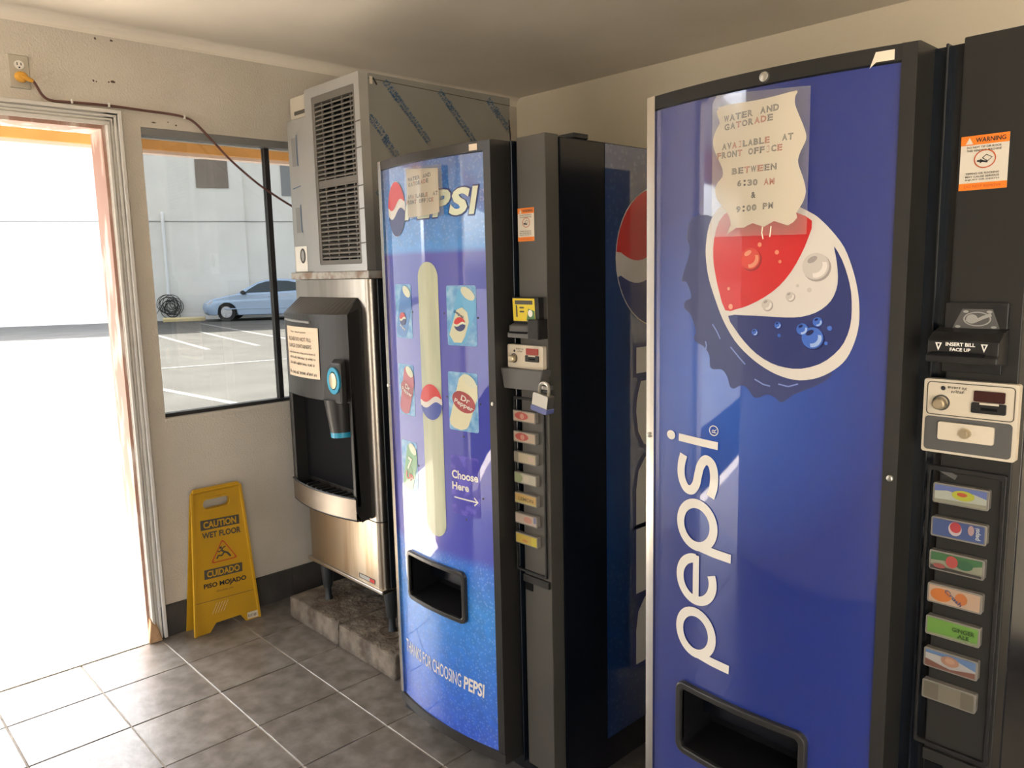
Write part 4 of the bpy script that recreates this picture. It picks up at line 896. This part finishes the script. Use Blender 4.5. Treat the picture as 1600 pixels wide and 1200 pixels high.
    MB().tube([f2(kx, kz, 0), f2(kx, kz, .012), f2(kx, kz, .014)], [.0095, .009, .007], 16).build('coin_return_knob', m_brass, cp, smooth=True)
    ring2d(ell(kx+.001, kz+.001, .0125, .0125), ell(kx+.001, kz+.001, .0098, .0098), f2, .0008, .0014).build('knob_ring', m_inkg, cp)
    decal('coin_slot', ell(kx+.003, kz+.024-(.004 if not second else 0), .0035, .0035, 12), f2, .0012, m_ink, cp)
    scribble('panel_print', f2, kx+.010, kz+.024, .028, .004, .0012, m_inkg, cp, 5); scribble('panel_print', f2, kx+.015, kz+.018, .018, .004, .0012, m_inkg, cp, 6)
    MB().loft([[f2(*p, o) for p in rrect(.591+ddx, .633+ddx, 1.2785, 1.295, .002)] for o in (.0, .003)]).build('display', m_led if second else m_ored, cp)
    MB().loft([[f2(*p, o) for p in rrect(.5885+ddx, .635+ddx, 1.261, 1.277, .002)] for o in (.0, .004)]).build('coin_return_slot', m_blk, cp)
    B(.602+ddx, .624+ddx, .0205, .022, 1.266, 1.270).build('slot_opening', m_dark, cp)
    decal('slot_print', [(.600+ddx, 1.2745), (.626+ddx, 1.2745), (.626+ddx, 1.2775), (.600+ddx, 1.2775)], f2, .0046, m_ivory, cp)
    # selection buttons
    fr = ring2d(rrect(.529, .640, .690, 1.168, .003, 2), rrect(.533, .634, .696, 1.160, .003, 2), fc, 0, .006) if second else ring2d(rrect(.520, .632, .690, 1.165, .003, 2), rrect(.524, .626, .696, 1.158, .003, 2), fc, 0, .006)
    fr.build('selection_frame', m_blk, root, bevel=.001)
    if second: strokes('old_tape', [([(.545, 1.163), (.570, 1.152)], .008, False)], fc, .002, m_greyp, root)
    zs = [1.142-.0557*k for k in range(7)] if second else [1.130-.0553*k for k in range(7)]
    x0, x1 = (.540, .620) if second else (.523, .606)
    for k, spec in enumerate(BTN2 if second else BTN1):
        zt_, zb_ = zs[k], zs[k]-.0325+(.003 if not second else 0)
        b = MB().loft([[fc(*p, o) for p in rrect(x0, x1, zb_, zt_, .003, 3)] for o in (-.002, .011)]).build('selection_button', m_btn, root, bevel=.0015)
        fb_ = lambda x, z, off=0: (ox+x, oy+.026-off, z)
        a0, a1, b0, b1 = x0+.003, x1-.003, zb_+.003, zt_-.0025; w, h = a1-a0, b1-b0
        for i, s in enumerate(spec):
            o_ = .0006+.0005*i
            if s[0] == 'bg': decal('label_card', rrect(a0, a1, b0, b1, .001, 2), fb_, o_, bcol(s[1]), b)
            elif s[0] == 'p': decal('label_shape', [(a0+w*x, b0+h*y) for x, y in s[2]], fb_, o_, bcol(s[1]), b)
            elif s[0] == 'e': decal('label_shape', ell(a0+w*s[2], b0+h*s[3], w*s[4], h*s[5], 20), fb_, o_, bcol(s[1]), b)
            else: text('label_lettering', s[1], fb_, a0+w*s[3], b0+h*s[4], (w if s[7] == 0 else h if s[7] == 90 else w)*s[5], (w if s[7] == 90 else h)*s[6], o_, bcol(s[2]), b, s[7], bold=.02)
    B(.545, .640, .030, .038, .664, .684).build('column_ledge', m_ctl, root, bevel=.001)
    B(.548, .575, .0345, .038, .640, .660).build('coin_return_cup', m_dark, root)
    # door screws and strip of tape
    for sx, sz in ((.487, 1.146), (.010, 1.152)): MB().tube([fd(sx, sz, .008), fd(sx, sz, .012), fd(sx, sz, .013)], [.0055, .005, .003], 12).build('door_screw', m_steel2, root, smooth=True)
    # side art of the cabinet
    return root, fd, fc, fs, pan

# ---------------------------------------------------------------- first machine (far)
V1, fd1, fc1, fs1, pan1 = vending('vending_machine', 'soda vending machine with water-drop blue front, can pictures and padlocked coin box', 1.29, .94, False)
sp_ = decal('side_art', [(.258, .145), (.85, .145), (.85, 1.812), (.258, 1.812)], fs1, .0010, m_arts, V1)
globe(fs1, .495, 1.519, .196, .196, .0018, sp_, mw=m_logow)
for k, (L_, z0, z1) in enumerate((('P', .325, .535), ('E', .545, .745), ('P', .755, .960), ('S', .975, 1.187), ('I', 1.197, 1.27))):
    vs, fcs, a0, a1, b0, b1 = text2d(L_, .03, 0)
    for nm, mt, gx_, o_ in (('side_letter_shadow', m_logob, .012, .0018), ('side_letter', m_lw, 0, .0026)):
        MB().add([fs1(.388-gx_+(1-(y-b0)/(b1-b0))*(.27+2*gx_), z0-gx_+(x-a0)/(a1-a0)*(z1-z0+2*gx_), o_) for x, y in vs], fcs).build(nm, mt, sp_)
# printed fronts
for c_, xa, xb in (('P', .152, .222), ('E', .216, .288), ('P', .284, .358), ('S', .350, .426), ('I', .420, .453)):
    text('brand_letter_shadow', c_, fd1, xa-.005, 1.634, xb-xa+.010, .078, .0022, m_logob, pan1, bold=.05, shear=.22)
for c_, xa, xb in (('P', .152, .222), ('E', .216, .288), ('P', .284, .358), ('S', .350, .426), ('I', .420, .453)):
    text('brand_letter', c_, fd1, xa, 1.638, xb-xa, .070, .0032, m_lg, pan1, bold=.045, shear=.22)
globe(fd1, .104, 1.672, .052, .078, .0022, pan1, cut=.02)
decal('pale_strip', rrect(.206, .296, .735, 1.52, .044, 8), fd1, .0018, m_strip, pan1, cut=.02)
globe(fd1, .248, 1.128, .050, .052, .0026, pan1, cut=.02, mbk=m_logoBl)
can_card(fd1, .074, .168, 1.303, 1.459, 'blue', pan1, True); can_card(fd1, .328, .435, 1.294, 1.455, 'silver', pan1, False)
can_card(fd1, .075, .165, 1.075, 1.226, 'red', pan1, True); can_card(fd1, .324, .432, 1.060, 1.222, 'cream', pan1, False)
can_card(fd1, .075, .166, .840, .996, 'green', pan1, True)
m_choose = mat('choose_card', srgb(46, 40, 170), .4, coat=.6, var=(srgb(86, 78, 196), 30, .5, .62))
cc = decal('choose_card', rrect(.324, .430, .820, .989, .006, 3), fd1, .0016, m_choose, pan1, cut=.02)
text('lettering', 'Choose', fd1, .327, .922, .098, .024, .0020, m_lw, cc, bold=.03); text('lettering', 'Here', fd1, .327, .890, .064, .022, .0020, m_lw, cc, bold=.03)
strokes('arrow', [([(.334, .868), (.420, .866)], .004, False), ([(.409, .877), (.422, .866), (.409, .855)], .004, False)], fd1, .0020, m_lw, cc)
text('thanks_lettering', 'THANKS FOR CHOOSING', fd1, .046, .305, .290, .042, .0022, m_lw, pan1, -1.6, bold=.005)
text('thanks_lettering', 'PEPSI', fd1, .346, .2965, .080, .042, .0022, m_lw, pan1, -1.6, bold=.03, shear=.1)
for x, z in ((.318, 1.38), (.440, 1.37), (.440, 1.14), (.318, 1.15), (.378, 1.045), (.378, .81), (.440, .88), (.172, 1.38), (.172, .93)): decal('panel_pin', ell(x, z, .003, .003, 8), fd1, .002, m_ink, pan1)
decal('tape_scrap', [(.432, 1.795), (.458, 1.795), (.458, 1.811), (.432, 1.811)], fd1, .0085, m_tape, V1)
# padlocked security box under the coin panel
MB().loft([[(1.29+x, .94+y, z) for x, z in ((.494, 1.241), (.651, 1.243), (.634, 1.190), (.507, 1.188))] for y in (.010, .042)]).build('security_box', m_greyp, V1, bevel=.003)
MB().box(1.29+.632, 1.29+.668, .94+.012, .94+.030, 1.196, 1.206).build('hasp', m_steel2, V1, bevel=.002)
PD = thing('padlock', 'silver padlock with blue bumper hanging from the coin box of the far vending machine', 'padlock', (1.952, .958, 1.15))
def pl(u, v, w=0):        # padlock plane, tilted a little
    t = math.radians(-10); return (1.946+u*math.cos(t)-v*math.sin(t), .944+w, 1.168+u*math.sin(t)+v*math.cos(t))
MB().loft([[pl(*p, w_) for p in rrect(-.026, .026, -.020, .020, .005)] for w_ in (-.012, .012)]).build('body', m_steel2, PD, bevel=.002)
MB().loft([[pl(*p, w_) for p in rrect(-.0275, .0275, -.026, -.012, .004)] for w_ in (-.0135, .0135)]).build('bumper', m_blued, PD, bevel=.002)
MB().tube([pl(-.016, .018), pl(-.016, .034)]+[pl(-.016*math.cos(PI*k/8), .034+.014*math.sin(PI*k/8)) for k in range(1, 8)]+[pl(.016, .034), pl(.016, .018)], .0042, 8).build('shackle', m_steel2, PD, smooth=True)
# notice on the far machine
N1 = thing('paper_notice', 'small cream paper notice in a clear sleeve on the far vending machine', 'notice', (1.54, .90, 1.64), 'paper notices on the vending machines')
pp = decal('sheet', [(.181, 1.775), (.322, 1.764), (.323, 1.650), (.29, 1.646), (.182, 1.643)], fd1, .0105, m_paper, N1, cut=.02)
decal('sleeve', [(.174, 1.779), (.338, 1.771), (.343, 1.640), (.171, 1.639)], fd1, .0125, m_sleeve, N1, cut=.02)
def note_text(fm, sheet, off):
    rows = [('WATER AND', .1894, 1.7401, .2947, 1.7454), ('GATORADE', .1904, 1.7258, .2845, 1.7306), ('AVAILABLE  AT', .1865, 1.6933, .3205, 1.6947), ('FRONT OFFICE', .1755, 1.6787, .3021, 1.6792), ('BETWEEN', .2071, 1.6489, .2932, 1.6493), ('6:30 AM', .2179, 1.6276, .2897, 1.6248), ('&', .2461, 1.6054, .2559, 1.6056), ('9:00 PM', .217, 1.583, .2885, 1.5859)]
    redl = {1: (2, 5, 6), 2: (2, 3, 8), 3: (0, 4, 9, 11), 4: (2, 4), 5: (5, 6)}
    for i, (t, a, z, b, z2) in enumerate(rows):
        if fm is fd1 and i > 3: continue
        chars = list(t); n = len(chars); mbk, mrd = MB(), MB(); cw_ = (b-a)/n
        for k, c in enumerate(chars):
            if c == ' ': continue
            zz = z+(z2-z)*k/n; tgt = mrd if k in redl.get(i, ()) else mbk
            wd = cw_*(.86 if c not in 'I:' else .45)
            text('x', c, fm, a+cw_*k+(.25*cw_ if c in 'I:' else 0), zz, wd, .0105, off, m_inkg, sheet, bold=.035, mb=tgt)
            # pale inner stroke gives the outlined comic lettering
            if c not in '&:': text('x', c, fm, a+cw_*k+(.25*cw_ if c in 'I:' else 0)+wd*.09, zz+.001, wd*.82, .0085, off+.0006, m_paper, sheet, bold=-.028, mb=INNER)
        if mbk.v: mbk.build('lettering', m_inkg, sheet)
        if mrd.v: mrd.build('lettering', m_redink, sheet)
INNER = MB(); note_text(fd1, pp, .0112); INNER.build('lettering_fill', m_paper, pp)

# ---------------------------------------------------------------- second machine (near)
V2, fd2, fc2, fs2, pan2 = vending('vending_machine', 'soda vending machine with plain royal blue front, bottle-cap emblem and vertical lettering', 2.325, .87, True)
decal('bottle_cap', smoothp(CAPO, 3), fd2, .0016, m_cap, pan2, cut=.02)
for a in (((.165, 1.385), (.175, 1.372), (.183, 1.358)), ((.205, 1.345), (.222, 1.328), (.236, 1.315)), ((.255, 1.290), (.272, 1.282), (.285, 1.280)), ((.300, 1.285), (.318, 1.282), (.335, 1.288)), ((.150, 1.352), (.152, 1.345), (.151, 1.337))):
    strokes('cap_highlight', [(list(a), .0025, False)], fd2, .0021, m_caphi, pan2)
decal('emblem_white', smoothp(RING, 3), fd2, .0022, m_logow, pan2, cut=.02)
decal('emblem_red', smoothp(RED, 2), fd2, .0028, m_logor, pan2, cut=.02)
decal('emblem_blue', smoothp(BLUE, 2), fd2, .0028, m_logob, pan2, cut=.02)
m_dr = {c: mat('drop_'+c, col, .25, coat=.8) for c, col in (('red', srgb(206, 66, 56)), ('white', srgb(196, 190, 184)), ('blue', srgb(60, 104, 196)), ('rh', srgb(224, 140, 110)), ('wh', srgb(222, 216, 210)), ('bh', srgb(150, 178, 226)), ('rs', srgb(150, 36, 40)), ('ws', srgb(158, 150, 146)), ('bs', srgb(26, 36, 90)))}
for x, z, r, k in ((.2426, 1.5026, .019, 'red'), (.359, 1.487, .022, 'white'), (.2762, 1.4225, .010, 'white'), (.3174, 1.4371, .008, 'white'), (.3576, 1.3678, .018, 'blue'), (.3652, 1.3949, .008, 'blue'), (.340, 1.382, .010, 'blue'), (.2971, 1.3875, .006, 'blue'), (.2544, 1.3736, .006, 'blue'), (.205, 1.418, .005, 'rh'), (.350, 1.448, .004, 'white'), (.292, 1.512, .004, 'rh'), (.298, 1.496, .003, 'rh'), (.26, 1.526, .004, 'rh'), (.20, 1.45, .003, 'rh'), (.33, 1.455, .003, 'white'), (.385, 1.385, .004, 'blue'), (.38, 1.36, .003, 'blue'), (.30, 1.37, .003, 'blue')):
    b = k[0]
    if r > .0055:
        decal('drop_shadow', ell(x+.1*r, z-.12*r, r*1.03, r*1.03, 20), fd2, .0033, m_dr[b+'s'], pan2)
        decal('drop', ell(x, z, r, r, 22), fd2, .0037, m_dr[k], pan2)
        hl = ell(x, z, r*.86, r*.86, 10, 0, -100, 20)+[(p[0], p[1]) for p in reversed(ell(x-.1*r, z+.1*r, r*.62, r*.62, 10, 0, -100, 20))]
        decal('drop_glint', hl, fd2, .0041, m_dr[b+'h'], pan2)
        decal('drop_top', ell(x-.25*r, z+.5*r, r*.4, r*.22, 14, .5), fd2, .0041, m_dr[b+('s' if k != 'red' else 'h')], pan2)
    else: decal('drop', ell(x, z, r, r, 10), fd2, .0037, m_dr[k], pan2)
# vertical lower-case wordmark, reading upwards: text right = +Z, text up = -X
LW = .0185
def loop(cx, cz, rx, rz, a0=0, a1=360, n=36): return [(cx+rx*math.cos(math.radians(a0+(a1-a0)*k/n)), cz+rz*math.sin(math.radians(a0+(a1-a0)*k/n))) for k in range(n+(0 if a1-a0 == 360 else 1))]
for cz in (.769, .9915):
    strokes('letter_p', [(loop(.1345, cz, .0405, .0430), LW, True), ([(.140, cz-.0425), (.175, cz-.046), (.2145, cz-.0475)], LW*.95, False)], fd2, .0030, m_lw, pan2)
ez = .880
strokes('letter_e', [(loop(.1345, ez, .0405, .0430, 62, 360+0, 40), LW, False), ([(.1345+.0405*math.cos(0)-.0002, ez), (.094, ez)][::-1], LW*.8, False)], fd2, .0030, m_lw, pan2) if False else strokes('letter_e', [(loop(.1345, ez, .0405, .0430, 90, 90+295, 40), LW, False), ([(.1345, ez-.043), (.1345, ez+.050)], LW*.8, False)], fd2, .0030, m_lw, pan2)
sz = 1.0925
S_ = [(.1005, sz+.034), (.0945, sz+.012), (.0955, sz-.012), (.1065, sz-.031), (.121, sz-.033), (.132, sz-.020), (.137, sz+.0), (.143, sz+.020), (.155, sz+.033), (.169, sz+.026), (.1745, sz+.006), (.173, sz-.018), (.1665, sz-.038)]
def spl(P, n=5):
    out = []
    for i in range(len(P)-1):
        p = [P[max(0, min(len(P)-1, i+k))] for k in (-1, 0, 1, 2)]
        for k in range(n):
            t = k/n; out.append(tuple(.5*(2*p[1][j]+(p[2][j]-p[0][j])*t+(2*p[0][j]-5*p[1][j]+4*p[2][j]-p[3][j])*t*t+(3*p[1][j]-p[0][j]-3*p[2][j]+p[3][j])*t**3) for j in (0, 1)))
    return out+[P[-1]]
strokes('letter_s', [(spl(S_), LW, False)], fd2, .0030, m_lw, pan2)
strokes('letter_i', [([(.0875, 1.1595), (.135, 1.158), (.182, 1.1565)], .0150, False)], fd2, .0030, m_lw, pan2)
decal('letter_i_dot', ell(.0667, 1.1605, .0112, .0092, 22), fd2, .0030, m_lw, pan2)
ring2d(ell(.172, 1.1848, .0105, .0100, 24), ell(.172, 1.1848, .0088, .0083, 24), fd2, .0026, .0030).build('registered_mark', m_lw, pan2)
MB().add([fd2(.178-(y-text2d('R')[4])/(text2d('R')[5]-text2d('R')[4])*.010, 1.1805+(x-text2d('R')[2])/(text2d('R')[3]-text2d('R')[2])*.008, .0030) for x, y in text2d('R')[0]], text2d('R')[1]).build('registered_letter', m_lw, pan2)
MB().tube([fd2(.264, 1.803, .006), fd2(.264, 1.803, .011), fd2(.264, 1.803, .013)], [.009, .008, .004], 14).build('top_lock', m_steel2, V2, smooth=True)
decal('tape_scrap', [(.432, 1.786), (.441, 1.794), (.466, 1.794), (.466, 1.809), (.440, 1.809)], fd2, .0085, m_tape, V2)
N2 = thing('paper_notice', 'large wavy-edged cream paper notice in a clear sleeve on the near vending machine', 'notice', (2.58, .83, 1.54), 'paper notices on the vending machines')
pp2 = decal('sheet', smoothp(PAPER2, 2), fd2, .0105, m_paper, N2, cut=.02)
decal('sleeve', [(.1654, 1.7754), (.174, 1.788), (.3461, 1.7747), (.3468, 1.5394), (.1676, 1.543)], fd2, .0125, m_sleeve, N2, cut=.02)
strokes('glue_drip', [([(.2700, 1.556), (.2690, 1.545), (.2715, 1.535)], .002, False), ([(.2855, 1.556), (.2845, 1.545), (.2835, 1.538)], .002, False)], fd2, .0135, m_paper, N2)
INNER = MB(); note_text(fd2, pp2, .0112); INNER.build('lettering_fill', m_paper, pp2)
